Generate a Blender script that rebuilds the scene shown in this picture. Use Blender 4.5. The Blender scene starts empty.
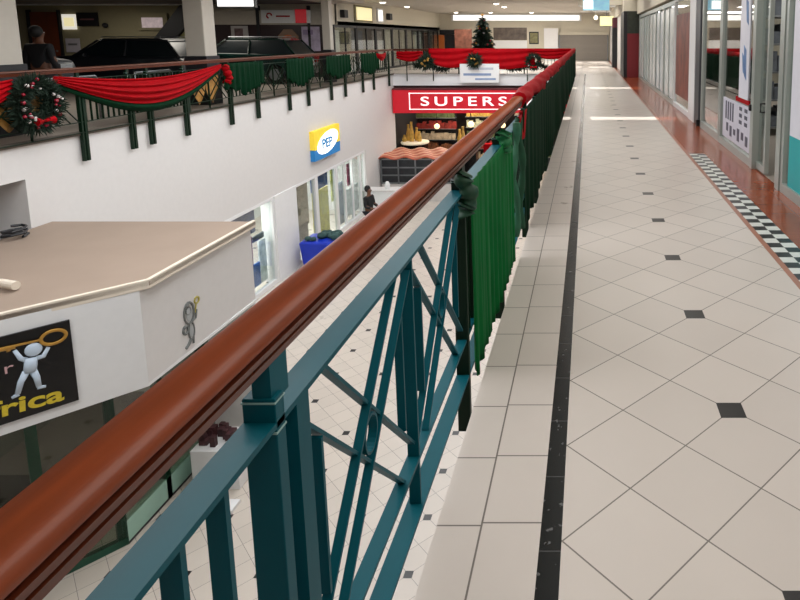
import bpy, bmesh, math, random
from mathutils import Vector, Matrix
random.seed(7)
PI = math.pi
SC = bpy.context.scene
COL = SC.collection

# ------------------------------------------------------------------ camera
cam_d = bpy.data.cameras.new('camera')
cam = bpy.data.objects.new('camera', cam_d)
COL.objects.link(cam)
cam.location = (0, 0, 1.6)
cam.rotation_euler = (math.radians(90 - 7.8), 0, 0)
cam_d.sensor_width = 36
cam_d.lens = 619 / 800 * 36
cam_d.shift_x = (400 - 588) / 800
cam_d.shift_y = (122 - 300) / 800
cam_d.clip_start = 0.05
cam_d.clip_end = 300
SC.camera = cam

# ------------------------------------------------------------------ world, light, exposure
w = bpy.data.worlds.new('sky')
SC.world = w
w.use_nodes = True
bgn = w.node_tree.nodes['Background']
bgn.inputs[0].default_value = (0.86, 0.93, 1.0, 1)
bgn.inputs[1].default_value = 1.0

SC.view_settings.view_transform = 'Standard'
SC.view_settings.look = 'None'
SC.view_settings.gamma = 1
SC.view_settings.use_curve_mapping = False
SC.view_settings.exposure = 0.0

def area(name, loc, sx, sy, power, color=(1, 0.975, 0.94), rot=(0, 0, 0)):
    l = bpy.data.lights.new(name, 'AREA')
    l.shape = 'RECTANGLE'; l.size = sx; l.size_y = sy
    l.energy = power; l.color = color
    o = bpy.data.objects.new(name, l)
    COL.objects.link(o)
    o.location = loc; o.rotation_euler = rot
    return o

sun_l = bpy.data.lights.new('sun', 'SUN')
sun_l.energy = 5.0; sun_l.angle = 0.012; sun_l.color = (1, 0.97, 0.92)
sun = bpy.data.objects.new('sun', sun_l); COL.objects.link(sun)
sun.rotation_euler = (math.radians(12), math.radians(4), 0)

# unseen area lights added to light the closed void, walkway, hall and galleries
for i, y in enumerate((3.5, 8.5, 13.5, 18.5, 24)):
    area('skylight_lamp', (-4.6, y, 3.12), 5.0, 3.2, 270, (0.95, 0.975, 1.0))
for i, y in enumerate((0.5, 5, 10, 17, 24)):
    area('walkway_lamp', (0.75, y, 3.12), 2.0, 4.2, 44, (1, 0.96, 0.9))
for x, y, p in ((-5, 31, 230), (-4.5, 38.5, 260), (0, 31, 70), (0, 38, 90)):
    area('hall_lamp', (x, y, 3.1), 3.0 if x < 0 else 1.4, 2.0, p, (1, 0.96, 0.9))
for x, y, p in ((-12.5, 14, 26), (-13, 21, 70), (-18, 22.5, 45)):
    area('gallery_lamp', (x, y, 2.85), 1.6, 1.6, p, (1, 0.93, 0.82))
area('supermarket_lamp', (-5, 29.3, -1.2), 5, 2.0, 220, (1, 0.9, 0.75))  # unseen fill added to brighten the supermarket interior
for y in (15.5, 20.5):
    area('shop_lamp', (-9.6, y, -2.72), 1.0, 3.6, 140, (1, 0.98, 0.95))  # unseen fill added behind the ground floor windows
for y in (4.5, 8.5, 13.5, 20):
    area('shop_lamp', (4.0, y, 2.9), 1.5, 2.5, 50, (1, 0.97, 0.92))  # unseen fill added inside the shops on the right
area('kiosk_lamp', (-7.4, 7.9, -2.75), 1.0, 1.0, 12, (1, 0.95, 0.85))

# ------------------------------------------------------------------ materials
def srgb(h):
    h = h.lstrip('#')
    o = []
    for i in (0, 2, 4):
        v = int(h[i:i + 2], 16) / 255
        o.append(v / 12.92 if v <= 0.04045 else ((v + 0.055) / 1.055) ** 2.4)
    return (*o, 1)

MATS = {}
def mat(name, col, rough=0.6, metal=0.0, vary=0.06, scale=9.0, emit=0.0, coat=0.0, stretch=None, bump=0.0, spec=0.5):
    if name in MATS: return MATS[name]
    m = bpy.data.materials.new(name); m.use_nodes = True
    nt = m.node_tree; b = nt.nodes['Principled BSDF']
    c = srgb(col) if isinstance(col, str) else (*col, 1)
    tc = nt.nodes.new('ShaderNodeTexCoord')
    nz = nt.nodes.new('ShaderNodeTexNoise'); nz.inputs['Scale'].default_value = scale
    nz.inputs['Detail'].default_value = 4
    if stretch:
        mp = nt.nodes.new('ShaderNodeMapping'); mp.inputs['Scale'].default_value = stretch
        nt.links.new(tc.outputs['Object'], mp.inputs[0]); nt.links.new(mp.outputs[0], nz.inputs['Vector'])
    else:
        nt.links.new(tc.outputs['Object'], nz.inputs['Vector'])
    mx = nt.nodes.new('ShaderNodeMix'); mx.data_type = 'RGBA'
    nt.links.new(nz.outputs['Fac'], mx.inputs[0])
    mx.inputs[6].default_value = (*[max(0, v * (1 - vary * 2)) for v in c[:3]], 1)
    mx.inputs[7].default_value = (*[min(1, v * (1 + vary * 2)) for v in c[:3]], 1)
    nt.links.new(mx.outputs[2], b.inputs['Base Color'])
    b.inputs['Roughness'].default_value = rough
    b.inputs['Metallic'].default_value = metal
    b.inputs['Coat Weight'].default_value = coat
    b.inputs['Coat Roughness'].default_value = 0.1
    b.inputs['Specular IOR Level'].default_value = spec
    if bump:
        bp = nt.nodes.new('ShaderNodeBump'); bp.inputs['Strength'].default_value = bump
        nt.links.new(nz.outputs['Fac'], bp.inputs['Height']); nt.links.new(bp.outputs[0], b.inputs['Normal'])
    if emit:
        nt.links.new(mx.outputs[2], b.inputs['Emission Color'])
        b.inputs['Emission Strength'].default_value = emit
    MATS[name] = m
    return m

def glass(name='glass', tint=(0.93, 0.98, 0.97), base=0.06):
    if name in MATS: return MATS[name]
    m = bpy.data.materials.new(name); m.use_nodes = True
    nt = m.node_tree; nt.nodes.clear()
    out = nt.nodes.new('ShaderNodeOutputMaterial')
    tr = nt.nodes.new('ShaderNodeBsdfTransparent'); tr.inputs[0].default_value = (*tint, 1)
    gl = nt.nodes.new('ShaderNodeBsdfGlossy'); gl.inputs['Roughness'].default_value = 0.03
    fr = nt.nodes.new('ShaderNodeLayerWeight'); fr.inputs[0].default_value = 0.5
    pw = nt.nodes.new('ShaderNodeMath'); pw.operation = 'POWER'; pw.inputs[1].default_value = 4.0
    nt.links.new(fr.outputs['Facing'], pw.inputs[0])
    ad = nt.nodes.new('ShaderNodeMath'); ad.operation = 'ADD'; ad.use_clamp = True; ad.inputs[1].default_value = base
    mx = nt.nodes.new('ShaderNodeMixShader')
    nt.links.new(pw.outputs[0], ad.inputs[0]); nt.links.new(ad.outputs[0], mx.inputs[0])
    nt.links.new(tr.outputs[0], mx.inputs[1]); nt.links.new(gl.outputs[0], mx.inputs[2])
    nt.links.new(mx.outputs[0], out.inputs[0])
    MATS[name] = m
    return m

class NX:
    """small expression builder for shader maths"""
    def __init__(s, nt): s.nt = nt
    def m(s, op, a, b=None, c=None):
        n = s.nt.nodes.new('ShaderNodeMath'); n.operation = op
        for i, v in enumerate((a, b, c)):
            if v is None: continue
            if isinstance(v, (int, float)): n.inputs[i].default_value = v
            else: s.nt.links.new(v, n.inputs[i])
        return n.outputs[0]
    def near(s, v, period, half):      # 1 where v is within half of a multiple of period
        t = s.m('PINGPONG', v, period / 2)
        return s.m('LESS_THAN', t, half)
    def near_off(s, v, period, half):  # 1 within half of an odd half-period
        t = s.m('PINGPONG', v, period / 2)
        return s.m('GREATER_THAN', t, period / 2 - half)
    def mix(s, f, a, b):
        n = s.nt.nodes.new('ShaderNodeMix'); n.data_type = 'RGBA'
        s.nt.links.new(f, n.inputs[0])
        for i, v in ((6, a), (7, b)):
            if isinstance(v, tuple): n.inputs[i].default_value = v
            else: s.nt.links.new(v, n.inputs[i])
        return n.outputs[2]

def tile_mat(name, kind, x0, y0, per=0.937, inset=0.055, base='#d1c8c0', rough=0.30):
    m = bpy.data.materials.new(name); m.use_nodes = True
    nt = m.node_tree; b = nt.nodes['Principled BSDF']; e = NX(nt)
    g = nt.nodes.new('ShaderNodeNewGeometry')
    sp = nt.nodes.new('ShaderNodeSeparateXYZ'); nt.links.new(g.outputs['Position'], sp.inputs[0])
    x = e.m('ADD', sp.outputs[0], 200 * per - x0); y = e.m('ADD', sp.outputs[1], 200 * per - y0)
    nz = nt.nodes.new('ShaderNodeTexNoise'); nz.inputs['Scale'].default_value = 3; nz.inputs['Detail'].default_value = 6
    nt.links.new(g.outputs['Position'], nz.inputs['Vector'])
    c = srgb(base)
    grout = (0.17, 0.15, 0.13, 1)
    if kind == 'diag':
        s = per / 2
        u = e.m('ADD', x, y); v = e.m('ADD', e.m('SUBTRACT', x, y), 400 * per)
        line = e.m('MAXIMUM', e.near(u, s, 0.0038), e.near(v, s, 0.0038))
        ins = e.m('MINIMUM', e.near(x, per, inset), e.near(y, per, inset))
        # each tile gets a slightly different tone
        cu = e.m('FLOOR', e.m('DIVIDE', u, s)); cv = e.m('FLOOR', e.m('DIVIDE', v, s))
        wn = nt.nodes.new('ShaderNodeTexWhiteNoise'); wn.noise_dimensions = '2D'
        cb = nt.nodes.new('ShaderNodeCombineXYZ'); nt.links.new(cu, cb.inputs[0]); nt.links.new(cv, cb.inputs[1])
        nt.links.new(cb.outputs[0], wn.inputs['Vector'])
        f = e.m('ADD', e.m('MULTIPLY', wn.outputs['Value'], 0.5), e.m('MULTIPLY', nz.outputs['Fac'], 0.5))
        colr = e.mix(f, tuple(v * 0.92 for v in c[:3]) + (1,), tuple(min(1, v * 1.06) for v in c[:3]) + (1,))
        colr = e.mix(line, colr, grout)
        colr = e.mix(ins, colr, (0.008, 0.007, 0.007, 1))
    elif kind == 'square':
        # two columns of tiles beside the kerb, joints across and one joint along
        left = e.m('LESS_THAN', sp.outputs[0], -0.352)
        yy = e.m('ADD', y, e.m('MULTIPLY', left, 0.012))
        s = 0.333
        line = e.m('MAXIMUM', e.near(yy, s, 0.003), e.m('LESS_THAN', e.m('ABSOLUTE', e.m('ADD', sp.outputs[0], 0.352)), 0.0032))
        colr = e.mix(nz.outputs['Fac'], tuple(v * 0.93 for v in c[:3]) + (1,), tuple(min(1, v * 1.05) for v in c[:3]) + (1,))
        colr = e.mix(line, colr, grout)
    elif kind == 'check':
        cx = e.m('FLOOR', e.m('DIVIDE', e.m('SUBTRACT', sp.outputs[0], 1.40), 0.107))
        cy = e.m('FLOOR', e.m('DIVIDE', e.m('ADD', sp.outputs[1], 100 * 0.214 + 0.02), 0.107))
        k = e.m('MODULO', e.m('ADD', e.m('ADD', cx, cy), 100), 2)
        k = e.m('GREATER_THAN', k, 0.5)
        colr = e.mix(k, (0.70, 0.72, 0.68, 1), (0.012, 0.014, 0.014, 1))
    elif kind == 'brown':
        s = 0.30
        line = e.m('MAXIMUM', e.near(x, s, 0.003), e.near(y, s, 0.003))
        colr = e.mix(nz.outputs['Fac'], tuple(v * 0.75 for v in c[:3]) + (1,), tuple(min(1, v * 1.25) for v in c[:3]) + (1,))
        colr = e.mix(line, colr, tuple(v * 0.8 for v in c[:3]) + (1,))
    elif kind == 'stripe':
        n2 = nt.nodes.new('ShaderNodeTexNoise'); n2.inputs['Scale'].default_value = 28; n2.inputs['Detail'].default_value = 5
        nt.links.new(g.outputs['Position'], n2.inputs['Vector'])
        sc = e.m('GREATER_THAN', n2.outputs['Fac'], 0.66)
        line = e.near(y, 0.333, 0.0025)
        colr = e.mix(sc, c, (0.10, 0.10, 0.10, 1))
        colr = e.mix(line, colr, (0.06, 0.06, 0.06, 1))
    nt.links.new(colr, b.inputs['Base Color'])
    r = e.m('ADD', e.m('MULTIPLY', nz.outputs['Fac'], 0.12), rough - 0.06)
    nt.links.new(r, b.inputs['Roughness'])
    b.inputs['Specular IOR Level'].default_value = 0.22 if kind == 'stripe' else 0.42
    return m

M_wall = mat('wall_paint', '#d3d0ce', 0.75, vary=0.02)
M_white = mat('white_paint', '#e2e2e2', 0.5, vary=0.02)
M_cream = mat('cream_paint', '#cfc8b6', 0.7, vary=0.03)
M_olive = mat('olive_paint', '#8d866a', 0.8, vary=0.04)
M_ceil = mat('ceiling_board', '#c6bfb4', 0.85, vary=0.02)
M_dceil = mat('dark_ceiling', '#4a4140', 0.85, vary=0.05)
M_beige = mat('kiosk_roof_board', '#948273', 0.8, vary=0.05, scale=1.5)
M_edge = mat('roof_edge', '#dfd3c2', 0.6, vary=0.02)
M_teal = mat('teal_enamel', '#00505c', 0.5, vary=0.05, coat=0.05, spec=0.15)
M_green = mat('green_enamel', '#03200f', 0.5, vary=0.08, spec=0.3)
M_dark = mat('near_black', '#15151a', 0.5)
M_black = mat('black_gloss', '#060608', 0.25)
M_steel = mat('steel', '#8b8e90', 0.35, 0.7)
M_alu = mat('aluminium', '#a9b0ab', 0.35, 0.35, vary=0.03)
M_wood = mat('polished_wood', '#98451f', 0.36, vary=0.24, scale=14, coat=0.25, stretch=(3, 0.25, 3))
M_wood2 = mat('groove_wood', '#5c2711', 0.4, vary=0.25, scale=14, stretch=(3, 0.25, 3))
M_red = mat('red_satin', '#9c000c', 0.7, vary=0.15, scale=5, spec=0.1)
M_red2 = mat('red_panel', '#c01025', 0.35, vary=0.03, emit=0.25)
M_gcloth = mat('green_satin', '#00602a', 0.7, vary=0.12, scale=5, spec=0.15)
M_gfar = mat('dark_green_net', '#002612', 0.85, vary=0.2, scale=20, spec=0.1)
M_pine = mat('pine_green', '#0a2312', 0.8, vary=0.3, scale=30)
M_gold = mat('gold', '#b98a3c', 0.35, 0.4)
M_goldp = mat('gold_paint', '#cdb52c', 0.5, vary=0.15, scale=40)
M_skin = mat('skin', '#6b4430', 0.6)
M_hair = mat('hair', '#0b0908', 0.7)
M_glass = glass()
M_dglass = glass('dark_glass', (0.62, 0.66, 0.6), 0.04)
M_lit = mat('lit_panel', '#f4f2ec', 0.5, vary=0.0, emit=1.6)
M_lity = mat('lit_cream_panel', '#f0e3b0', 0.5, vary=0.02, emit=0.8)

# ------------------------------------------------------------------ mesh helpers
def bm_new(): return bmesh.new()

def box(bm, x0, x1, y0, y1, z0, z1, mtx=None):
    vs = [Vector((x, y, z)) for z in (z0, z1) for y in (y0, y1) for x in (x0, x1)]
    if mtx: vs = [mtx @ v for v in vs]
    v = [bm.verts.new(p) for p in vs]
    for f in ((0, 2, 3, 1), (4, 5, 7, 6), (0, 1, 5, 4), (2, 6, 7, 3), (0, 4, 6, 2), (1, 3, 7, 5)):
        bm.faces.new([v[i] for i in f])

def strip_yz(bm, y0, z0, y1, z1, t, x0, x1):
    """flat bar lying in the plane of a railing that runs along Y"""
    a = Vector((0, y0, z0)); b = Vector((0, y1, z1)); d = (b - a).normalized(); n = Vector((0, -d.z, d.y)) * t / 2
    ps = []
    for x in (x0, x1):
        X = Vector((x, 0, 0))
        ps += [bm.verts.new(a + n + X), bm.verts.new(b + n + X), bm.verts.new(b - n + X), bm.verts.new(a - n + X)]
    for f in ((0, 1, 2, 3), (7, 6, 5, 4), (0, 4, 5, 1), (1, 5, 6, 2), (2, 6, 7, 3), (3, 7, 4, 0)):
        bm.faces.new([ps[i] for i in f])

def tube(bm, pts, r, seg=8, closed=False):
    pts = [Vector(p) for p in pts]; n = len(pts); rings = []
    rr = r if isinstance(r, (list, tuple)) else [r] * n
    for i, p in enumerate(pts):
        if closed: t = pts[(i + 1) % n] - pts[i - 1]
        else: t = pts[min(i + 1, n - 1)] - pts[max(i - 1, 0)]
        t.normalize()
        up = Vector((0, 0, 1)) if abs(t.z) < 0.9 else Vector((1, 0, 0))
        a = t.cross(up).normalized(); b = t.cross(a)
        rings.append([bm.verts.new(p + (a * math.cos(k * 2 * PI / seg) + b * math.sin(k * 2 * PI / seg)) * rr[i]) for k in range(seg)])
    for i in range(n if closed else n - 1):
        A = rings[i]; B = rings[(i + 1) % n]
        for k in range(seg): bm.faces.new((A[k], A[(k + 1) % seg], B[(k + 1) % seg], B[k]))
    if not closed:
        bm.faces.new(rings[0][::-1]); bm.faces.new(rings[-1])

def lathe(bm, prof, seg=16, c=(0, 0, 0)):
    c = Vector(c); rings = []
    for r, z in prof:
        rings.append([bm.verts.new(c + Vector((max(r, 1e-4) * math.cos(k * 2 * PI / seg), max(r, 1e-4) * math.sin(k * 2 * PI / seg), z))) for k in range(seg)])
    for A, B in zip(rings, rings[1:]):
        for k in range(seg): bm.faces.new((A[k], A[(k + 1) % seg], B[(k + 1) % seg], B[k]))
    bm.faces.new(rings[0][::-1]); bm.faces.new(rings[-1])

def ball(bm, c, r, u=10, v=7, sc=(1, 1, 1)):
    m = Matrix.Translation(Vector(c)) @ Matrix.Diagonal((*sc, 1))
    bmesh.ops.create_uvsphere(bm, u_segments=u, v_segments=v, radius=r, matrix=m)

def prism(bm, pts, z0, z1, mtx=None):
    """closed outline (x, y) extruded from z0 to z1"""
    A = [Vector((p[0], p[1], z0)) for p in pts]; B = [Vector((p[0], p[1], z1)) for p in pts]
    if mtx: A = [mtx @ v for v in A]; B = [mtx @ v for v in B]
    A = [bm.verts.new(v) for v in A]; B = [bm.verts.new(v) for v in B]
    bm.faces.new(A[::-1]); bm.faces.new(B)
    n = len(A)
    for i in range(n): bm.faces.new((A[i], A[(i + 1) % n], B[(i + 1) % n], B[i]))

def grid(bm, fn, nu, nv, thick=0.0):
    """surface fn(u, v) -> point, u and v in 0..1"""
    V = [[bm.verts.new(fn(i / nu, j / nv)) for j in range(nv + 1)] for i in range(nu + 1)]
    for i in range(nu):
        for j in range(nv): bm.faces.new((V[i][j], V[i + 1][j], V[i + 1][j + 1], V[i][j + 1]))

def obj(name, bm, material, parent=None, smooth=False, bevel=0.0, solid=0.0, label=None):
    bmesh.ops.recalc_face_normals(bm, faces=bm.faces)
    me = bpy.data.meshes.new(name); bm.to_mesh(me); bm.free()
    me.materials.append(material)
    if smooth:
        for p in me.polygons: p.use_smooth = True
    o = bpy.data.objects.new(name, me); COL.objects.link(o)
    if parent:
        o.parent = parent
        o.matrix_parent_inverse = Matrix.Identity(4)
    if solid:
        s = o.modifiers.new('solid', 'SOLIDIFY'); s.thickness = solid; s.offset = 0
    if bevel:
        b = o.modifiers.new('bevel', 'BEVEL'); b.width = bevel; b.segments = 2; b.limit_method = 'ANGLE'
    if label: o['label'] = label
    return o

def bx(name, m, x0, x1, y0, y1, z0, z1, parent=None, bevel=0.0, label=None):
    bm = bm_new(); box(bm, x0, x1, y0, y1, z0, z1)
    return obj(name, bm, m, parent, bevel=bevel, label=label)

def struct(o): o['kind'] = 'structure'; return o

def tag(o, label, cat, group=None, kind=None):
    o['label'] = label; o['category'] = cat
    if group: o['group'] = group
    if kind: o['kind'] = kind
    return o

def thing(name, label, cat, loc=(0, 0, 0), rz=0, group=None):
    o = bpy.data.objects.new(name, None); COL.objects.link(o)
    o.location = loc; o.rotation_euler = (0, 0, rz)
    return tag(o, label, cat, group)

def copy_tree(o, parent=None):
    c = o.copy(); COL.objects.link(c)
    if parent: c.parent = parent
    for ch in list(o.children): copy_tree(ch, c)
    return c

def text_obj(name, s, size, material, mtx, parent=None, depth=0.01, sx=1.0, bold=0.0, spacing=1.0):
    cu = bpy.data.curves.new(name, 'FONT'); cu.body = s; cu.size = size; cu.extrude = depth; cu.offset = bold
    cu.space_character = spacing
    tmp = bpy.data.objects.new(name, cu); COL.objects.link(tmp)
    bpy.context.view_layer.update()
    me = bpy.data.meshes.new_from_object(tmp.evaluated_get(bpy.context.evaluated_depsgraph_get()))
    bpy.data.objects.remove(tmp); 
    me.transform(Matrix.Diagonal((sx, 1, 1, 1))); me.transform(mtx)
    me.materials.clear(); me.materials.append(material)
    o = bpy.data.objects.new(name, me); COL.objects.link(o)
    if parent: o.parent = parent
    return o

def basis(origin, ux, uy, uz):
    m = Matrix((Vector(ux), Vector(uy), Vector(uz))).transposed().to_4x4()
    m.translation = Vector(origin)
    return m

# ------------------------------------------------------------------ the setting: floors
G = -5.1          # ground floor level
S = struct
field = tile_mat('diagonal_tiles', 'diag', 0.62, 2.486)
S(bx('floor', field, -0.085, 1.355, -5, 27.2, -0.45, 0))
S(bx('floor_edge', tile_mat('edge_tiles', 'square', 0, 1.78), -0.50, -0.155, -5, 27.2, -0.45, 0))
S(bx('trim_1', tile_mat('black_border', 'stripe', 0, 0, base='#101414', rough=0.25), -0.155, -0.085, -5, 27.2, -0.45, 0))
S(bx('trim_2', tile_mat('terracotta_border', 'brown', 0, 0, base='#a5705a'), 1.355, 1.40, -5, 43, -0.45, 0))
S(bx('trim_3', tile_mat('checker_border', 'check', 0, 0), 1.40, 1.614, -5, 8.45, -0.45, 0))
brown = tile_mat('brown_tiles', 'brown', 0, 0, base='#8f4526', rough=0.2)
S(bx('floor_shopfront', brown, 1.614, 2.06, -5, 43, -0.45, 0))
S(bx('floor_shopfront_far', brown, 1.40, 1.614, 8.45, 43, -0.45, 0))
S(bx('floor_far', field, -10.2, 1.355, 27.2, 43, -0.45, 0))
S(bx('floor_shops', mat('shop_floor', '#a39a90', 0.35), 2.06, 6.2, -5, 43, -0.45, 0))
S(bx('floor_ground', tile_mat('ground_tiles', 'diag', -2.26, 8.82, base='#c9bfb4', rough=0.3), -14, 8, -6, 35, G - 0.2, G))
S(bx('floor_left', mat('gallery_floor', '#a3978a', 0.5), -26, -8.62, -6, 27.2, -0.45, 0))
S(bx('floor_left_far', mat('gallery_floor', '#a3978a', 0.5), -26, -10.2, 27.2, 43, -0.45, 0))
# wall under the near walkway and behind the camera
S(bx('wall_under_walkway', M_wall, 0.6, 0.8, -6, 27.5, G, -0.45))
S(bx('wall_rear', M_wall, -26, 6.2, -6.2, -6, G, 3.2))

# ceiling: bands with thin open slots over the walkway, added for the sun streaks
slots = [(12.2, 0.24), (19.6, 0.34), (33.5, 0.8), (40.0, 0.9)]
dx = math.tan(math.radians(12)) * 3.2
slots = sorted((y - dx, h) for y, h in slots)
bm = bm_new()
yy = -6.2
for y, h in slots:
    box(bm, -0.5, 2.0, yy, y - h, 3.2, 3.4); yy = y + h
    box(bm, -0.1, 0.28, y - h, y + h, 3.2, 3.4)  # blocker across each slot, added to break up its sun streak
box(bm, -0.5, 2.0, yy, 43.2, 3.2, 3.4)
S(obj('ceiling', bm, M_ceil))
S(bx('ceiling_void', M_ceil, -10.3, -0.5, -6.2, 43.2, 3.2, 3.4))
S(bx('ceiling_shops', M_ceil, 2.0, 6.2, -6.2, 43.2, 3.2, 3.4))
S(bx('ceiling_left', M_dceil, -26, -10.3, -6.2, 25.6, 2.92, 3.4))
S(bx('ceiling_left_edge', M_ceil, -10.3, -8.9, 2, 25.0, 2.92, 3.19))

# opposite wall below the gallery, with a recess at its near end and shop openings
S(bx('wall_left', M_wall, -9.0, -8.55, 9.2, 14.0, G, -0.02))
S(bx('wall_left_head', M_wall, -9.0, -8.55, 14.0, 23.4, -2.68, -0.02))
S(bx('wall_left_end', M_wall, -9.0, -8.55, 23.4, 27.2, G, -0.02))
S(bx('wall_left_band', M_wall, -9.0, -8.55, -6, 9.2, -0.54, -0.02))
S(bx('wall_left_recess', M_wall, -9.6, -9.3, -6, 9.3, G, -0.02))
S(bx('wall_left_corner', M_wall, -9.3, -9.0, 9.2, 9.35, G, -0.02))
S(bx('trim_4', mat('ledge_brown', '#5f544b', 0.6), -8.60, -8.50, -6, 27.2, -0.03, 0.03))
S(bx('wall_supermarket_side', M_dark, -9.0, -8.55, 27.2, 35, G, -0.5))
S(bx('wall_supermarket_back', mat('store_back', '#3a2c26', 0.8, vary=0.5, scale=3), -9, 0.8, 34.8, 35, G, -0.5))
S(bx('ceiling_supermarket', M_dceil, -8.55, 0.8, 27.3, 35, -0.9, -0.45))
S(bx('trim_5', M_white, -8.55, -0.5, 27.12, 27.2, -0.50, 0.0))
S(bx('wall_gallery_far_side', M_wall, -26, -25.8, -6, 25.6, -0.4, 3.2))
# shops behind the opposite ground floor windows
S(bx('wall_shop_back', mat('shop_wall', '#cfd3d2', 0.7, vary=0.05), -12.6, -12.4, 13.5, 24, G, -2.6))
S(bx('wall_shop_side', M_white, -12.4, -9.0, 13.8, 13.95, G, -2.6))
S(bx('wall_shop_side_far', M_white, -12.4, -9.0, 23.5, 23.65, G, -2.6))
S(bx('ceiling_shop', M_white, -12.6, -9.0, 13.5, 24, -2.65, -2.5))

# ------------------------------------------------------------------ end of the hall
S(bx('wall_end', M_cream, -26, 6.2, 43, 43.2, -0.1, 3.4))
o = thing('clerestory_light', 'long bright strip light high on the end wall', 'light', (-4.9, 42.9, 2.92))
bx('frame', M_white, -4.45, 4.45, 0, 0.08, -0.22, 0.22, o)
bx('diffuser', M_lit, -4.3, 4.3, -0.02, 0.0, -0.17, 0.17, o)
# grey roller shutter
sh = thing('roller_shutter', 'grey closed roller shutter at the end of the walkway', 'shutter', (-0.3, 42.92, 0))
bm = bm_new()
for k in range(22): box(bm, -1.62, 1.62, -0.03 + 0.01 * (k % 2), 0.03, k * 0.08, k * 0.08 + 0.072)
obj('curtain', bm, mat('shutter_grey', '#8f8880', 0.5, 0.2), sh)
bx('guide_rail', M_steel, -1.7, -1.62, -0.06, 0.05, 0, 1.85, sh)
bx('guide_rail', M_steel, 1.62, 1.7, -0.06, 0.05, 0, 1.85, sh)
bx('shutter_box', M_cream, -1.75, 1.75, -0.15, 0.05, 1.76, 1.95, sh)
S(bx('wall_end_pier', M_white, -3.0, -2.05, 42.6, 43, 0, 2.2))
# dark shop and pictures on the end wall
o = thing('dark_shop_front', 'dark shop entrance on the end wall behind the tree', 'shop front', (-9.3, 42.85, 0))
bx('opening', M_dark, -0.85, 0.6, 0, 0.12, 0, 1.75, o)
bx('sign_board', M_dark, -0.85, 0.9, -0.06, 0.0, 1.78, 2.1, o)
bx('side_panel', mat('orange_panel', '#c46a2a', 0.5), -1.0, -0.55, -0.08, 0.0, 0, 1.75, o)
o = thing('wall_poster', 'wide poster on the end wall, dark picture over a white strip', 'poster', (-5.2, 43.0, 1.3))
bx('picture', mat('dark_picture', '#5b5048', 0.5, vary=0.6, scale=3), -1.3, 1.0, -0.03, 0, 0.1, 0.95, o)
bx('caption_strip', M_white, -1.3, 1.0, -0.03, 0, -0.5, 0.08, o)
o = thing('framed_notice', 'small square framed olive notice on the end wall', 'notice', (-3.72, 43.0, 1.55))
bx('frame', M_dark, -0.33, 0.33, -0.04, 0, -0.42, 0.42, o)
bx('picture', mat('olive_picture', '#7c7850', 0.5, vary=0.4, scale=8), -0.26, 0.26, -0.05, -0.04, -0.34, 0.34, o)
bpy.ops.object.select_all(action='DESELECT')

# wall of shops along the far left, x = -10.2
S(bx('wall_far_left', M_cream, -10.5, -10.2, 25.0, 43, 2.1, 3.2))
S(bx('wall_far_left_back', mat('dim_interior', '#5d5a58', 0.8, vary=0.4, scale=1.5), -12.2, -12.0, 25.5, 43, 0, 2.1))
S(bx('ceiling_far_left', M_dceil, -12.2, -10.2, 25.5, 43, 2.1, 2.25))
kinds = ['white shutters', 'blue curtains', 'pale posters', 'a grey roller blind', 'a dark sale board', 'white posters', 'brown panels']
cols = ['#b9b9bd', '#4d5768', '#a59a98', '#8d8886', '#2b2728', '#bdb7b2', '#7a4a33']
yy = 25.15
for i, k in enumerate(kinds):
    y1 = yy + 2.45
    t = thing('shop_window', 'far left upper shop window with ' + k, 'window', (-10.25, yy, 0), 0)
    bm = bm_new()
    box(bm, -0.04, 0.04, 0, 0.08, 0, 2.1); box(bm, -0.04, 0.04, 2.37, 2.45, 0, 2.1)
    box(bm, -0.04, 0.04, 0.08, 2.37, 2.0, 2.1); box(bm, -0.04, 0.04, 0.08, 2.37, 0, 0.1); box(bm, -0.03, 0.03, 1.2, 1.25, 0.1, 2.0)
    obj('frame', bm, M_dark, t)
    bx('pane', M_glass, -0.005, 0.005, 0.08, 2.37, 0.1, 2.0, t)
    bx('display_board', mat('board_' + str(i), cols[i], 0.7, vary=0.3, scale=2), -0.45, -0.4, 0.15 + 0.3 * (i % 3), 1.6 + 0.25 * (i % 3), 0.0, 1.9, t)
    yy = y1 + 0.06
for (ya, yb, z0, z1) in ((27.5, 29.4, 2.36, 2.92), (30.4, 30.95, 2.4, 2.9)):
    t = thing('high_window', 'small high lit %s window above the far left shops' % ('cream' if ya < 29 else 'white narrow'), 'window', (-10.17, ya, z0))
    bx('frame', M_olive if ya < 29 else M_white, -0.03, 0.03, -0.15, yb - ya + 0.15, -0.08, z1 - z0 + 0.08, t)
    bx('pane', M_lity if ya < 29 else M_lit, 0.03, 0.05, 0, yb - ya, 0, z1 - z0, t)
for y, z, nm in ((26.0, 2.55, 'left'), (31.9, 2.62, 'right')):
    t = bx('wall_speaker', M_dark, -10.2, -10.0, y - 0.2, y + 0.2, z - 0.15, z + 0.17, bevel=0.02)
    tag(t, 'small dark box speaker high on the cream wall, %s of the lit windows' % nm, 'speaker')
# round downlights in the far ceiling
for x, y, d in ((-9.3, 28.5, 'nearest the high window'), (-9.35, 32.5, 'second along the far left shops'), (-4.3, 29.5, 'near the middle of the hall'),
             (-4.35, 32.6, 'behind the middle one'), (-8.4, 40.0, 'over the dark shop entrance'), (-6.2, 40.0, 'above the tree top'), (-3.6, 40.0, 'near the white pier')):
    t = thing('downlight', 'round white ceiling downlight ' + d, 'light', (x, y, 3.2), 0, 'round ceiling downlights')
    bm = bm_new(); lathe(bm, [(0.17, 0.0), (0.17, -0.04), (0.13, -0.04)], 18); obj('rim', bm, M_white, t)
    bm = bm_new(); lathe(bm, [(0.125, -0.042), (0.125, -0.06), (0.06, -0.09)], 18); obj('lamp', bm, mat('lamp_glow', '#fff6e6', vary=0, emit=5.0), t)

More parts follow.
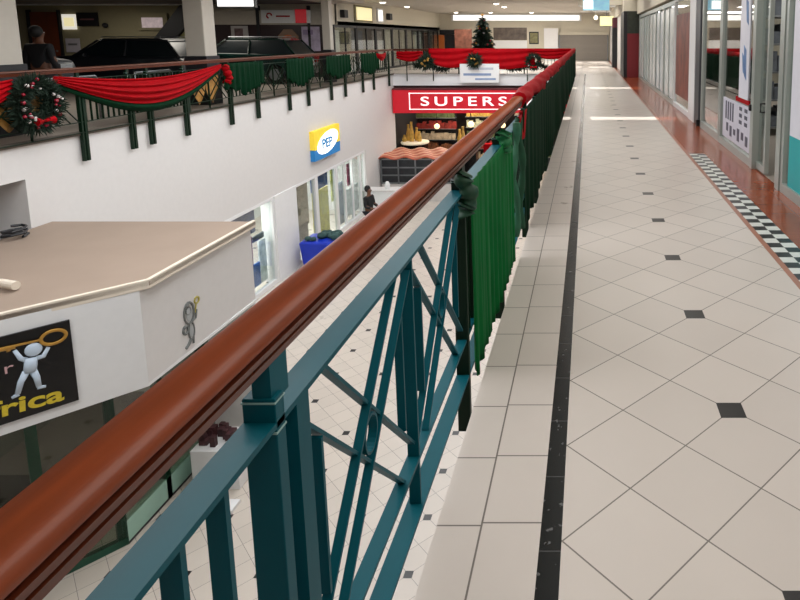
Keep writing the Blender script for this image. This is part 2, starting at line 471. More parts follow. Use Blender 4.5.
for ya, yb, lb in ((10.9, 12.3, 'bent steel tube barrier standing behind the big red swag, nearer the wreath'), (13.3, 14.5, 'bent steel tube barrier standing between the big swag and the white column')):
    bm = bm_new(); tube(bm, [(-9.75, ya, 0.0), (-9.75, ya, 0.78), (-9.75, ya + 0.06, 0.84), (-9.75, yb - 0.06, 0.84), (-9.75, yb, 0.78), (-9.75, yb, 0.0)], 0.028, 8)
    tag(obj('tube_barrier', bm, M_steel, smooth=True), lb, 'barrier')

# ------------------------------------------------------------------ far wall of the left gallery, facing the camera
S(bx('wall_gallery_back', M_olive, -26, -15.9, 25.2, 25.4, -0.1, 2.95))
S(bx('wall_gallery_shop', M_cream, -15.9, -10.2, 25.27, 25.45, 2.1, 2.95))
S(bx('trim_6', M_white, -26, -15.9, 25.1, 25.2, 2.86, 2.93))
S(bx('wall_gallery_shop_back', M_dark, -15.9, -12.2, 27.0, 27.2, 0, 2.3))
P = thing('dark_store_front', 'dark glazed store front behind the left gallery', 'shop front', (-13, 25.15, 0))
bx('fascia', mat('fascia_cream', '#b5ada0', 0.6), -2.85, 2.55, 0, 0.08, 2.1, 2.66, P)
bx('lower_panel', mat('maroon_dark', '#241216', 0.4), -2.85, 2.55, 0.0, 0.08, 0, 2.1, P)
bx('mullion', M_dark, -0.30, -0.18, -0.03, 0.1, 0, 2.85, P)
bx('mullion', M_dark, 2.4, 2.58, -0.03, 0.1, 0, 2.85, P)
bx('mullion', M_dark, 1.75, 1.85, -0.03, 0.1, 0, 2.85, P)
t = thing('store_sign', 'white store sign with a red logo and red end panel', 'sign', (-12.1, 25.05, 2.4))
bx('board', M_white, -0.95, 1.0, 0, 0.08, -0.24, 0.27, t)
bx('end_panel', M_red2, 0.42, 0.86, -0.02, 0.0, -0.24, 0.3, t)
bm = bm_new(); tube(bm, [(-0.62 + 0.1 * math.cos(a), -0.01, 0.05 + 0.1 * math.sin(a)) for a in [k * PI / 5 for k in range(8)]], 0.03, 6)
obj('logo', bm, M_red, t)
bx('lettering', M_red, -0.35, 0.2, -0.012, 0.0, 0.0, 0.06, t)
t = thing('poster', 'narrow white poster with a dark portrait in the dark store front', 'poster', (-14.0, 25.15, 0))
bx('sheet', mat('pale_sheet', '#aaa6a4', 0.6), -0.34, 0.34, -0.02, 0, 1.15, 2.05, t)
bx('portrait', mat('portrait_grey', '#5e4a4c', 0.6, vary=0.5, scale=9), -0.2, 0.14, -0.03, -0.02, 1.25, 1.95, t)
t = thing('poster', 'lilac and white poster beside the octagonal plaque', 'poster', (-11.15, 25.15, 0))
bx('sheet', mat('lilac_sheet', '#b0a4ba', 0.6, vary=0.25, scale=5), -0.36, 0.36, -0.02, 0, 1.05, 2.02, t)
bx('header', mat('lilac_header', '#8a7a9a', 0.6), -0.3, 0.1, -0.03, -0.02, 1.7, 1.9, t)
t = thing('plaque', 'octagonal orange brown plaque on the dark store front', 'plaque', (-12.05, 25.15, 1.45))
mt = basis((0, 0, 0), (1, 0, 0), (0, 0, 1), (0, -1, 0))
bm = bm_new(); prism(bm, [(0.44 * math.cos(PI / 8 + k * PI / 4), 0.5 * math.sin(PI / 8 + k * PI / 4)) for k in range(8)], 0, 0.04, mt); obj('board', bm, mat('tan_board', '#7d6350', 0.6), t)
bm = bm_new(); prism(bm, [(0.25 * math.cos(k * PI / 6), 0.25 * math.sin(k * PI / 6)) for k in range(12)], 0.04, 0.06, mt); obj('picture', bm, mat('orange_brown', '#b5602c', 0.6, vary=0.4, scale=10), t)
# light box hanging over the gallery
t = thing('hanging_light_box', 'bright white light box hanging above the left gallery', 'sign', (-11.2, 20, 2.75))
bx('casing', M_steel, -0.62, 0.62, 0, 0.12, -0.22, 0.3, t)
bx('screen', M_lit, -0.57, 0.57, -0.02, 0, -0.18, 0.26, t)
bx('hanger', M_dark, -0.4, -0.36, 0.03, 0.07, 0.3, 0.45, t); bx('hanger', M_dark, 0.36, 0.4, 0.03, 0.07, 0.3, 0.45, t)
# brown door, notices, sign, exit picture and the sloped dark stair on the olive wall
d = thing('door_1', 'brown wooden door in the olive back wall', 'door', (-21.8, 25.15, 0)); d['kind'] = 'structure'
bx('leaf', mat('brown_door', '#6b2f12', 0.45, vary=0.2, scale=3), -0.55, 0.55, -0.03, 0.05, 0, 2.6, d)
bx('frame', M_dark, -0.68, -0.55, -0.05, 0.05, 0, 2.68, d); bx('frame', M_dark, 0.55, 0.62, -0.05, 0.05, 0, 2.68, d)
bm = bm_new(); ball(bm, (0.42, -0.06, 1.05), 0.04); obj('handle', bm, M_steel, d)
t = thing('notice', 'bright upper lit notice beside the brown door', 'notice', (-21.0 + 0.2, 25.12, 1.93)); bx('sheet', mat('lit_notice', '#f2ede0', emit=0.7, vary=0), -0.28, 0.28, 0, 0.03, -0.02, 0.58, t); bx('print', M_lity, -0.2, 0.2, -0.005, 0, 0.1, 0.45, t)
t = thing('notice', 'lower pale notice beside the brown door', 'notice', (-20.75, 25.12, 1.0)); bx('sheet', mat('pale_lilac', '#b8b4bf', 0.6), -0.28, 0.28, 0, 0.03, 0.0, 0.55, t); bx('print', M_steel, -0.18, 0.18, -0.005, 0, 0.28, 0.36, t)
t = thing('wall_sign', 'dark rectangular sign on the olive wall above the car', 'sign', (-20.1 + 0.05, 25.1, 2.3)); bx('board', M_dark, -0.42, 0.42, 0, 0.06, -0.26, 0.28, t); bx('lettering', mat('dull_rose', '#7a5458'), -0.28, 0.28, -0.01, 0, -0.02, 0.04, t)
bm = bm_new(); ball(bm, (-19.35, 25.1, 2.07), 0.11); tag(obj('wall_bell', bm, M_dark), 'small round black bell right of the dark sign', 'bell')
t = thing('picture_frame', 'framed white and pink notice on the olive wall', 'picture', (-17.45, 25.1, 2.2)); bx('frame', M_olive, -0.6, 0.6, 0, 0.06, -0.32, 0.36, t); bx('print', mat('pinkish_white', '#d8c6c9', 0.5, vary=0.2, scale=6, emit=0.25), -0.42, 0.42, -0.01, 0, -0.22, 0.18, t)
t = thing('stair_flight', 'dark sloping stair against the olive wall', 'stair', (-17.2, 24.9, 0))
mt = basis((0, 0.25, 0), (1, 0, 0), (0, 0, 1), (0, -1, 0))
bm = bm_new(); prism(bm, [(-0.6, 0.8), (0.15, 0.8), (1.3, 1.95), (1.3, 2.85), (1.2, 2.85)], 0, 0.5, mt); obj('stringer', bm, M_dark, t)
bm = bm_new(); prism(bm, [(-0.6, 0), (1.3, 0), (1.3, 1.9), (0.18, 0.78), (-0.6, 0.78)], 0.05, 0.4, mt); obj('side_wall', bm, mat('olive_light', '#8f8e62', 0.8), t)

# ------------------------------------------------------------------ gallery columns
for x, y, w_, nm in ((-9.75, 10.0, 0.7, 'with its edge beside the wreath'), (-9.24, 14.9, 0.46, 'behind the end of the long red swag'), (-9.28, 22.3, 0.28, 'slim, beside the white store sign')):
    t = thing('gallery_column', 'square white column on the left gallery, ' + nm, 'column', (x, y, 0))
    t['kind'] = 'structure'
    bx('shaft', mat('column_cream', '#bdb6aa', 0.6, vary=0.02), -w_ / 2, w_ / 2, -w_ / 2, w_ / 2, 0.3, 2.92, t, bevel=0.02)
    bx('skirting', M_dark, -w_ / 2 - 0.03, w_ / 2 + 0.03, -w_ / 2 - 0.03, w_ / 2 + 0.03, 0, 1.16, t)
# ------------------------------------------------------------------ railings
H = 0.03                     # half width of the flat bars
ZT, ZS, ZB = 0.913, 0.19, 0.02   # top bar, lower bar, bottom bar

def bar(name, y0, z0, y1, z1, t, hw, par, m, off=0.0):
    bm = bm_new(); strip_yz(bm, y0, z0, y1, z1, t, off - hw, off + hw)
    return obj(name, bm, m, par)

def post(y, par, m, drop=-0.47, wide=False):
    bm = bm_new(); box(bm, -H, H, y - 0.016, y + 0.016, drop, ZT + 0.045)
    o = obj('post', bm, m, par, bevel=0.002)
    if wide:
        bm = bm_new(); box(bm, -H, H, y + 0.05, y + 0.10, drop, ZT - 0.012); obj('post_plate', bm, m, par)
    bm = bm_new(); box(bm, -H - 0.001, H + 0.001, y - 0.018, y + 0.018, ZT - 0.022, ZT - 0.018); box(bm, -H - 0.001, H + 0.001, y - 0.018, y + 0.018, ZT + 0.036, ZT + 0.039); obj('weld_seam', bm, mat('pale_weld', '#8fb0ac', 0.4), o)
    bm = bm_new(); box(bm, -0.012, 0.022, y - 0.012, y + 0.05, ZT + 0.03, 1.035); obj('bracket', bm, m, o)
    return o

def x_panel(y0, y1, par, m, full=True):
    mid = (y0 + y1) / 2
    bar('end_bar', y0 + 0.13, ZB, y0 + 0.13, ZT - 0.012, 0.05, H, par, m)
    bar('end_bar', mid + 0.05, ZB, mid + 0.05, ZT - 0.012, 0.012, 0.019, par, m)
    zc = (ZT + ZS) / 2; hh = (ZT - ZS) / 2 - 0.006
    for c in ((y0 + 0.14 + mid + 0.04) / 2, (mid + 0.06 + y1 - 0.02) / 2):
        hw = (mid + 0.04 - y0 - 0.14) / 2
        for sgn in (1, -1):
            for off in (0.085, -0.085):
                # line z = zc + off + sgn*(y-c), clipped to the square
                ya, yb = c - hw, c + hw
                lo, hi = zc - hh, zc + hh
                if sgn > 0: ya = max(ya, c + lo - zc - off); yb = min(yb, c + hi - zc - off)
                else: ya = max(ya, c - (hi - zc - off)); yb = min(yb, c - (lo - zc - off))
                bar('diagonal', ya, zc + off + sgn * (ya - c), yb, zc + off + sgn * (yb - c), 0.009, 0.012, par, m, 0.003 * sgn)
        if full:
            bm = bm_new()
            tube_pts = [(0, c + 0.052 * math.cos(a), zc + 0.06 * math.sin(a)) for a in [k * PI / 12 for k in range(24)]]
            n = 24; rings = []
            for k in range(n):
                a = k * 2 * PI / n; r = []
                for x_, rr in ((-0.012, 0.048), (0.012, 0.048), (0.012, 0.041), (-0.012, 0.041)):
                    r.append(bm.verts.new((x_, c + rr * math.cos(a), zc + rr * 1.15 * math.sin(a))))
                rings.append(r)
            for k in range(n):
                A, B = rings[k], rings[(k + 1) % n]
                for j in range(4): bm.faces.new((A[j], A[(j + 1) % 4], B[(j + 1) % 4], B[j]))
            obj('ring', bm, m, par)
            for s_ in (-1, 1):
                yb = c + s_ * 0.29
                bar('baluster', yb, zc - 0.19, yb, zc + 0.19, 0.010, 0.013, par, m)

def b_panel(y0, y1, par, m, n=None, z0=ZS):
    n = n or max(2, round((y1 - y0) / 0.108)) - 1
    for k in range(1, n + 1):
        y = y0 + (y1 - y0) * k / (n + 1)
        bar('baluster', y, z0, y, ZT - 0.012, 0.012, 0.0165, par, m)

def long_bars(y0, y1, par, m, sub=True):
    bar('top_bar', y0, ZT - 0.006, y1, ZT - 0.006, 0.012, H, par, m)
    if sub: bar('lower_bar', y0, ZS, y1, ZS, 0.012, 0.022, par, m)
    bar('bottom_bar', y0, ZB - 0.006, y1, ZB - 0.006, 0.012, H, par, m)

M_wood3 = mat('dull_wood', '#5f3828', 0.55, vary=0.2, scale=14, stretch=(3, 0.25, 3))
def handrail(y0, y1, par, ox=-0.008, m1=M_wood):
    def prof(pts, name, m):
        bm = bm_new()
        A = [bm.verts.new((ox + x, y0, z)) for x, z in pts]; B = [bm.verts.new((ox + x, y1, z)) for x, z in pts]
        bm.faces.new(A); bm.faces.new(B[::-1])
        for i in range(len(A)): bm.faces.new((A[i], B[i], B[(i + 1) % len(A)], A[(i + 1) % len(A)]))
        return bm
    cap = [(0.046 * math.cos(a), 1.083 + 0.021 * math.sin(a)) for a in [k * PI / 10 for k in range(11)]] + [(-0.044, 1.072), (-0.034, 1.066), (0.034, 1.066), (0.044, 1.072)]
    o = obj('handrail', prof(cap, '', None), m1, par, smooth=False)
    for p in o.data.polygons: p.use_smooth = True
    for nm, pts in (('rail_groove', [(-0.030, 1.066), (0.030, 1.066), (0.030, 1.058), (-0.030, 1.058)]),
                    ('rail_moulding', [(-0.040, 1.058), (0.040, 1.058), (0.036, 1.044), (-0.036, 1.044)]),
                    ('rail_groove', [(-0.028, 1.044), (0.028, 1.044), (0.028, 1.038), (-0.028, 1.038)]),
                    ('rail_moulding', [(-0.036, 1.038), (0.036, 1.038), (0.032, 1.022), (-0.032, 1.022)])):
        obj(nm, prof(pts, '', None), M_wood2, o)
    return o

# near railing along the walkway edge
R1 = thing('railing', 'long teal steel railing with polished wooden handrail along the tiled walkway', 'railing', (-0.59, 0, 0))
handrail(-1.6, 26.95, R1)
long_bars(-1.6, 26.9, R1, M_teal)
ys = [-0.95, -0.2 + 0.02, 1.045, 2.75]; k = 0
y = 2.75
while y < 25.5:
    y += 1.2 if k % 2 == 0 else 1.7; k += 1; ys.append(y)
for y in ys: post(y, R1, M_teal if y < 2.7 else M_green, -0.27)
b_panel(-0.18, 1.0, R1, M_teal)
x_panel(1.0, 2.75, R1, M_teal)
b_panel(2.75, 3.95, R1, M_green, 10)
x_panel(3.95, 5.65, R1, M_green, True)

# opposite railing on the left gallery
R2 = thing('railing', 'dark green railing with wooden handrail along the opposite left gallery', 'railing', (-8.49, 0, 0))
handrail(5.5, 26.9, R2, 0, M_wood3)
long_bars(5.5, 26.9, R2, M_green, True)
ys2 = [6.6, 8.3, 10.26, 11.38, 11.88, 12.95, 14.6, 15.8, 17.5, 18.7, 20.4, 21.6, 23.3, 24.5, 26.4]
for y in ys2: post(y, R2, M_green, wide=True)
x_panel(8.3, 10.26, R2, M_green, False)
b_panel(10.26, 11.38, R2, M_green, 8); b_panel(11.38, 11.88, R2, M_green, 4); b_panel(11.88, 12.95, R2, M_green, 9)
x_panel(12.95, 14.6, R2, M_green, False)
for a, b in ((15.8, 17.5), (18.7, 20.4), (21.6, 23.3)): x_panel(a, b, R2, M_green, False)
for a, b in ((14.6, 15.8), (17.5, 18.7), (20.4, 21.6), (24.5, 26.4)): b_panel(a, b, R2, M_green, 7)

# railing across the void above the supermarket (built along its own Y, turned to run along X)
R3 = thing('railing', 'short green railing crossing the void above the red supermarket sign', 'railing', (-0.55, 27.05, 0), PI / 2)
handrail(0.0, 7.9, R3, 0, M_wood3)
long_bars(0.0, 7.9, R3, M_green, True)
for y in (0.9, 2.1, 3.75, 4.95, 6.2, 7.35): post(y, R3, M_green, drop=-0.3)
b_panel(0.9, 2.1, R3, M_green, 7); b_panel(3.75, 4.95, R3, M_green, 7); b_panel(6.2, 7.35, R3, M_green, 7)
x_panel(2.1, 3.75, R3, M_green, False); x_panel(4.95, 6.2, R3, M_green, False)

# ------------------------------------------------------------------ cloths on the railings
def pleated(name, fn, nu, nv, m, label, cat, group=None, solid=0.006):
    bm = bm_new(); grid(bm, fn, nu, nv)
    o = obj(name, bm, m, None, smooth=True, solid=solid)
    return tag(o, label, cat, group)

def hang(x0, y0, y1, zt, zb, amp=0.02, waves=9, seed=0, jag=0.05, over=0.0):
    """vertical cloth hung in pleats on a rail that runs along Y"""
    rnd = random.Random(seed); ph = [rnd.uniform(0, 6.28) for _ in range(4)]
    def fn(u, v):
        y = y0 + (y1 - y0) * u
        if over and v < 0.1:
            return (x0 - over * (1 - v / 0.1), y, (zt(u) if callable(zt) else zt) + 0.004 * math.sin(v * 31))
        a = amp * (0.25 + 0.75 * v)
        x = x0 + a * (math.sin(waves * 2 * PI * u + ph[0]) + 0.5 * math.sin(waves * 3.7 * PI * u + ph[1] + v))
        top = zt(u) if callable(zt) else zt
        bot = zb(u) if callable(zb) else zb
        bot += jag * math.sin(waves * 1.3 * PI * u + ph[2]) + jag * 0.6 * math.sin(waves * 3.1 * PI * u + ph[3])
        return (x, y, top + (bot - top) * v)
    return fn

# near: bright green panel, gathered strip, dark green net up to the far end
pleated('green_drape', hang(-0.545, 2.80, 4.35, lambda u: 0.925 + 0.006 * math.sin(u * 9), -0.02, 0.012, 11, 1, 0.006), 160, 16, M_gcloth,
        'bright green pleated cloth tied to the near railing after the bare teal bars', 'drape')
pleated('green_drape', hang(-0.535, 5.05, 26.6, 1.0, 0.0, 0.012, 60, 3, 0.008), 900, 10, M_gfar,
        'long dark green netting hung on the walkway railing up to its far end', 'drape')
def rope_cloth(name, y, m, label, amp=0.03, top=0.98, bot=0.25, r=0.03, seed=0):
    rnd = random.Random(seed); bm = bm_new(); pts = []; rr = []
    for i in range(22):
        t = i / 21
        pts.append((-0.54 + 0.012 * math.sin(t * 9 + seed), y + amp * math.sin(t * 7 + seed), top + (bot - top) * t))
        rr.append(r * (0.6 + 0.5 * abs(math.sin(t * 11 + seed))))
    tube(bm, pts, rr, 9)
    return tag(obj(name, bm, m, smooth=True), label, 'drape')
rope_cloth('twisted_drape', 4.52, mat('pale_green_cloth', '#2b6448', 0.7, vary=0.2, scale=14), 'pale green twisted cloth strip hanging beside the bright green panel', 0.03, 0.97, 0.10, 0.028, 1)
rope_cloth('twisted_drape', 4.90, mat('mid_green_cloth', '#0d4429', 0.7, vary=0.25, scale=14), 'mid green twisted cloth strip hanging just before the dark green netting', 0.025, 0.97, 0.06, 0.03, 4)
rope_cloth('drape_knot', 3.95, mat('knot_green', '#0a6a38', 0.6, vary=0.1), 'bright green knot of cloth gathered under the handrail', 0.01, 1.0, 0.86, 0.045, 2)
rope_cloth('drape_knot', 2.70, mat('knot_dark_green', '#053a22', 0.6, vary=0.1), 'dark green cloth tied round the railing post ahead of the bright green panel', 0.006, 1.0, 0.80, 0.042, 3)

# near: red cloth wound round the handrail
rnd = random.Random(5)
bm = bm_new()
ys_ = [5.25 + 21.6 * (i / 260) for i in range(261)]
for_r = []
rings = []
for i, y in enumerate(ys_):
    r = []
    for k in range(14):
        a = k * 2 * PI / 14
        rr = 0.062 + 0.012 * math.sin(y * 7 + a * 2) + 0.006 * math.sin(y * 17 + a)
        sag = 0.05 * max(0, math.sin(y * 1.9)) if math.sin(a) < 0 else 0
        r.append(bm.verts.new((-0.598 + rr * 1.12 * math.cos(a), y, 1.065 + rr * math.sin(a) - sag)))
    rings.append(r)
for A, B in zip(rings, rings[1:]):
    for k in range(14): bm.faces.new((A[k], A[(k + 1) % 14], B[(k + 1) % 14], B[k]))
bm.faces.new(rings[0][::-1]); bm.faces.new(rings[-1])
tag(obj('red_drape', bm, M_red, smooth=True), 'red satin cloth wound round the far stretch of the near handrail', 'drape')
pleated('red_drape', lambda u, v: (-0.545 + 0.02 * math.sin(u * 9 + v * 3), 4.75 + 0.6 * u, 0.99 - (0.05 + 0.17 * math.sin(PI * min(1, u * 1.1)) ) * v), 16, 8, M_red,
        'small red cloth tail hanging under the handrail where the red wrapping starts', 'drape')

# opposite gallery: red swags and green cloths
def swag(x0, ya, yb, zt, sag_t, zb, sag_b, amp=0.035, folds=4):
    def fn(u, v):
        s = math.sin(PI * u)
        top = zt - sag_t * s; bot = zb - sag_b * s
        z = top + (bot - top) * v
        x = x0 + 0.10 * s * math.sin(PI * v) + amp * math.sin(v * folds * 2 * PI + 1.5 * math.sin(PI * u)) * (0.3 + 0.7 * s)
        return (x, ya + (yb - ya) * u, z)
    return fn
pleated('red_swag', swag(-8.42, 9.75, 14.25, 0.99, 0.16, 0.90, 0.56), 60, 40, M_red, 'big red satin swag hanging in a curve on the opposite railing', 'swag')
pleated('red_swag', swag(-8.42, 5.6, 9.05, 0.99, 0.1, 0.78, 0.55), 50, 40, M_red, 'red satin swag left of the wreath, cut off by the photo edge', 'swag')
pleated('red_swag', swag(-8.42, 24.7, 25.9, 0.98, 0.05, 0.9, 0.25), 20, 20, M_red, 'short red swag at the far corner of the opposite railing', 'swag')
pleated('trim_cloth', swag(-8.455, 9.85, 14.2, 0.86, 0.5, 0.80, 0.62, 0.01), 50, 6, M_gfar, 'thin dark green border cloth under the big red swag', 'swag')
for i, (a, b, zb, lab) in enumerate(((14.35, 16.1, 0.2, 'dark green cloth on the opposite railing right after the big red swag'),
                                (17.35, 19.0, 0.16, 'second dark green cloth on the opposite railing, under the store plaque'),
                                (20.0, 22.0, 0.2, 'third dark green cloth on the opposite railing, near the slim column'),
                                (23.0, 25.0, 0.15, 'last dark green cloth at the far end of the opposite railing'))):
    pleated('green_drape', hang(-8.42, a, b, 0.99, (lambda z: (lambda u: z + 0.25 * abs(2 * u - 1)))(zb), 0.03, 8, 10 + i, 0.04), 70, 8, M_gfar, lab, 'drape')
rope_cloth('red_tail', 0, M_red, 'small red cloth tail at the right end of the big swag', 0.04, 0.95, 0.55, 0.09, 3).location = (-7.87, 14.45, 0)
for (ya, yb, zlo, lab) in ((8.5, 9.9, 0.2, 'gold cloth behind the wreath on the opposite railing'), (13.1, 14.3, 0.12, 'gold cloth gathered behind the railing bars under the swag end')):
    def fn(u, v, ya=ya, yb=yb, zlo=zlo):
        return (-8.56 + 0.02 * math.sin(u * 30 + v * 4), ya + (yb - ya) * u, 0.85 - (0.85 - zlo) * v * (0.35 + 0.65 * abs(math.cos(u * 2.5 * PI))))
    pleated('gold_drape', fn, 60, 8, mat('gold_cloth', '#a5783a', 0.5, vary=0.3, scale=12), lab, 'drape')

# cross railing: red drapes
def cross_swag(xa, xb, zt, zb, sag, amp=0.03, folds=3):
    def fn(u, v):
        s = math.sin(PI * u)
        top = zt; bot = zb - sag * s
        return (xa + (xb - xa) * u, 26.95 - 0.05 * s + amp * math.sin(v * folds * 2 * PI + u * 3), top + (bot - top) * v)
    return fn
pleated('red_swag', cross_swag(-6.9, -4.95, 1.12, 0.5, 0.22), 40, 20, M_red, 'red swag on the cross railing left of the christmas tree', 'swag')
pleated('red_swag', cross_swag(-5.0, -2.3, 1.12, 0.42, 0.2), 40, 20, M_red, 'red swag on the cross railing between the two garland bunches', 'swag')
pleated('red_swag', cross_swag(-2.35, -0.72, 1.12, 0.75, 0.1), 40, 20, M_red, 'red swag on the cross railing at its walkway corner', 'swag')
pleated('red_swag', cross_swag(-8.3, -7.15, 1.0, 0.7, 0.15), 30, 16, M_red, 'small red swag at the left corner of the cross railing', 'swag')
t = thing('hanging_poster', 'white notice with faint blue print hanging on the cross railing', 'poster', (-4.7, 26.88, 0))
bx('sheet', M_white, -0.85, 0.85, -0.01, 0.01, -0.36, 0.46, t)
bx('print', mat('faint_blue', '#7f93b5', vary=0.1), -0.7, 0.5, -0.02, -0.01, -0.05, 0.05, t)
bx('print', mat('faint_blue', '#7f93b5'), -0.2, 0.7, -0.02, -0.01, -0.24, -0.16, t)
bx('print', mat('faint_grey', '#b5bac5', vary=0.1), -0.5, 0.6, -0.02, -0.01, 0.2, 0.3, t)

# ------------------------------------------------------------------ wreaths and tree
def sprig_bm(bm, c, n, fn, size, rnd):
    for _ in range(n):
        p, d = fn(rnd)
        s = size * rnd.uniform(0.6, 1.3)
        d = Vector(d).normalized(); q = d.cross(Vector((rnd.uniform(-1, 1), rnd.uniform(-1, 1), rnd.uniform(-1, 1)))).normalized() * s * 0.16
        p = Vector(p)
        a = bm.verts.new(p - q); b = bm.verts.new(p + q); e = bm.verts.new(p + d * s)
        f = d.cross(q).normalized() * s * 0.12
        g = bm.verts.new(p + f)
        bm.faces.new((a, b, e)); bm.faces.new((b, g, e)); bm.faces.new((g, a, e))

def wreath(label, loc, rz, R=0.36, r=0.12, n=900, seed=0, reds=9, whites=8):
    rnd = random.Random(seed)
    t = thing('wreath', label, 'wreath', loc, rz)
    def fn(rd):
        a = rd.uniform(0, 2 * PI); b = rd.uniform(0, 2 * PI)
        c = Vector((0, R * math.cos(a), R * math.sin(a)))
        o = Vector((math.cos(b), math.sin(b) * math.cos(a), math.sin(b) * math.sin(a)))
        o += Vector((0, -math.sin(a), math.cos(a))) * rd.uniform(-0.7, 0.7)
        return c + o * r * 0.35, o
    bm = bm_new(); sprig_bm(bm, None, n, fn, r * 1.1, rnd)
    tube(bm, [(0, R * math.cos(k * PI / 12), R * math.sin(k * PI / 12)) for k in range(24)], r * 0.5, 8, True)
    obj('foliage', bm, M_pine, t)
    for k in range(reds + whites):
        a = rnd.uniform(0, 2 * PI); q = R + rnd.uniform(-0.5, 0.6) * r
        bm = bm_new(); ball(bm, (r * 0.75, q * math.cos(a), q * math.sin(a)), r * rnd.uniform(0.15, 0.27))
        obj('bauble', bm, mat('bauble_red', '#8f1028', 0.25) if k < reds else mat('bauble_silver', '#d5ccc8', 0.25), t, smooth=True)
    bm = bm_new()
    for s_ in (-1, 1):
        bmesh.ops.create_cone(bm, cap_ends=True, segments=10, radius1=r * 0.5, radius2=r * 0.12, depth=r * 1.2,
                              matrix=Matrix.Translation((r * 0.8, s_ * r * 0.55, -R * 0.85)) @ Matrix.Rotation(s_ * PI / 2, 4, 'X'))
    obj('bow', bm, M_red, t)
    return t
wreath('round green wreath with red and white baubles on the opposite railing', (-8.34, 9.3, 0.60), 0, 0.30, 0.13, 1900, 2, 16, 14)
wreath('small green wreath at the walkway end of the cross railing', (-2.35, 26.82, 0.55), -PI / 2, 0.27, 0.12, 500, 3, 4, 3)
def bunch(label, loc, r, seed, cat='garland'):
    rnd = random.Random(seed); t = thing('garland_bunch', label, cat, loc)
    def fn(rd):
        d = Vector((rd.gauss(0, 1), rd.gauss(0, 0.6), rd.gauss(0, 1))).normalized()
        return d * r * rd.uniform(0.1, 0.6), d
    bm = bm_new(); sprig_bm(bm, None, 380, fn, r * 0.6, rnd); obj('foliage', bm, M_pine, t)
    for k in range(6):
        d = Vector((rnd.gauss(0, 1), -1.2, rnd.gauss(0, 1))).normalized() * r * 0.55
        bm = bm_new(); ball(bm, d, r * 0.13); obj('bauble', bm, M_gold, t, smooth=True)
bunch('green and gold garland bunch on the cross railing in front of the christmas tree', (-4.9, 26.8, 0.6), 0.36, 4)
bunch('green garland bunch on the cross railing between the two left red swags', (-7.0, 26.8, 0.55), 0.38, 6)
# low garland behind the cross railing
bm = bm_new(); rnd = random.Random(9)
def fn(rd):
    u = rd.random(); p = Vector((-7.6 + 6.4 * u, 27.25 + rd.uniform(-0.06, 0.06), 0.32 + 0.12 * math.sin(u * 25)))
    return p, Vector((rd.gauss(0, 1), rd.gauss(0, 1), rd.gauss(0, 1)))
sprig_bm(bm, None, 1600, fn, 0.2, rnd)
tag(obj('garland', bm, M_pine), 'low dark green garland strung behind the cross railing', 'garland')

T = thing('christmas_tree', 'tall decorated christmas tree standing behind the cross railing', 'tree', (-5.05, 30, 0))
T.scale = (1.15, 1.15, 1.02)
rnd = random.Random(12)
def fn(rd):
    z = 0.35 + 2.15 * (1 - math.sqrt(rd.random())); a = rd.uniform(0, 2 * PI)
    R_ = 0.68 * (1 - (z - 0.35) / 2.25) * (0.55 + 0.45 * ((z * 3.3) % 1.0) * -1 + 0.45)
    R_ *= rd.uniform(0.5, 1)
    return (R_ * math.cos(a), R_ * math.sin(a), z), (math.cos(a), math.sin(a), -0.25)
bm = bm_new(); sprig_bm(bm, None, 6500, fn, 0.2, rnd); obj('foliage', bm, M_pine, T)
bm = bm_new(); lathe(bm, [(0.05, 0.0), (0.045, 1.0), (0.015, 2.55)], 8); obj('trunk', bm, mat('bark', '#3a2a1c'), T)
bm = bm_new(); lathe(bm, [(0.22, 0.0), (0.24, 0.25), (0.2, 0.28)], 14); obj('pot', bm, M_red, T)
for k in range(34):
    z = 0.45 + 1.95 * rnd.random(); a = rnd.uniform(PI, 2 * PI); R_ = 0.66 * (1 - (z - 0.35) / 2.3)
    bm = bm_new(); ball(bm, (R_ * math.cos(a), R_ * math.sin(a), z), 0.05)
    obj('bauble', bm, (M_gold, mat('bauble_red', '#8f1028'), M_steel)[k % 3], T, smooth=True)
bm = bm_new()
for a in range(5):
    an = PI / 2 + a * 2 * PI / 5
    p0 = Vector((0, 0, 2.6)); bm2 = [p0 + Vector((0.11 * math.cos(an + o) * f, 0, 0.11 * math.sin(an + o) * f)) for o, f in ((0, 1), (PI / 5, 0.4), (-PI / 5, 0.4))]
    v = [bm.verts.new(p) for p in (p0 + Vector((0, -0.03, 0)), bm2[1], bm2[0], bm2[2])]; bm.faces.new(v)
obj('star', bm, M_gold, T, solid=0.01)
# brown figure-shaped display panel beside the tree
t = thing('decorated_board', 'brown and red decorated panel left of the christmas tree', 'display', (-6.3, 31.6, 0))
bx('board', mat('brown_red_board', '#7b4a38', 0.7, vary=0.5, scale=5), -0.45, 0.42, 0, 0.06, 0.3, 2.0, t)
bx('foot', M_dark, -0.45, -0.35, -0.2, 0.25, 0, 0.32, t); bx('foot', M_dark, 0.32, 0.42, -0.2, 0.25, 0, 0.32, t)

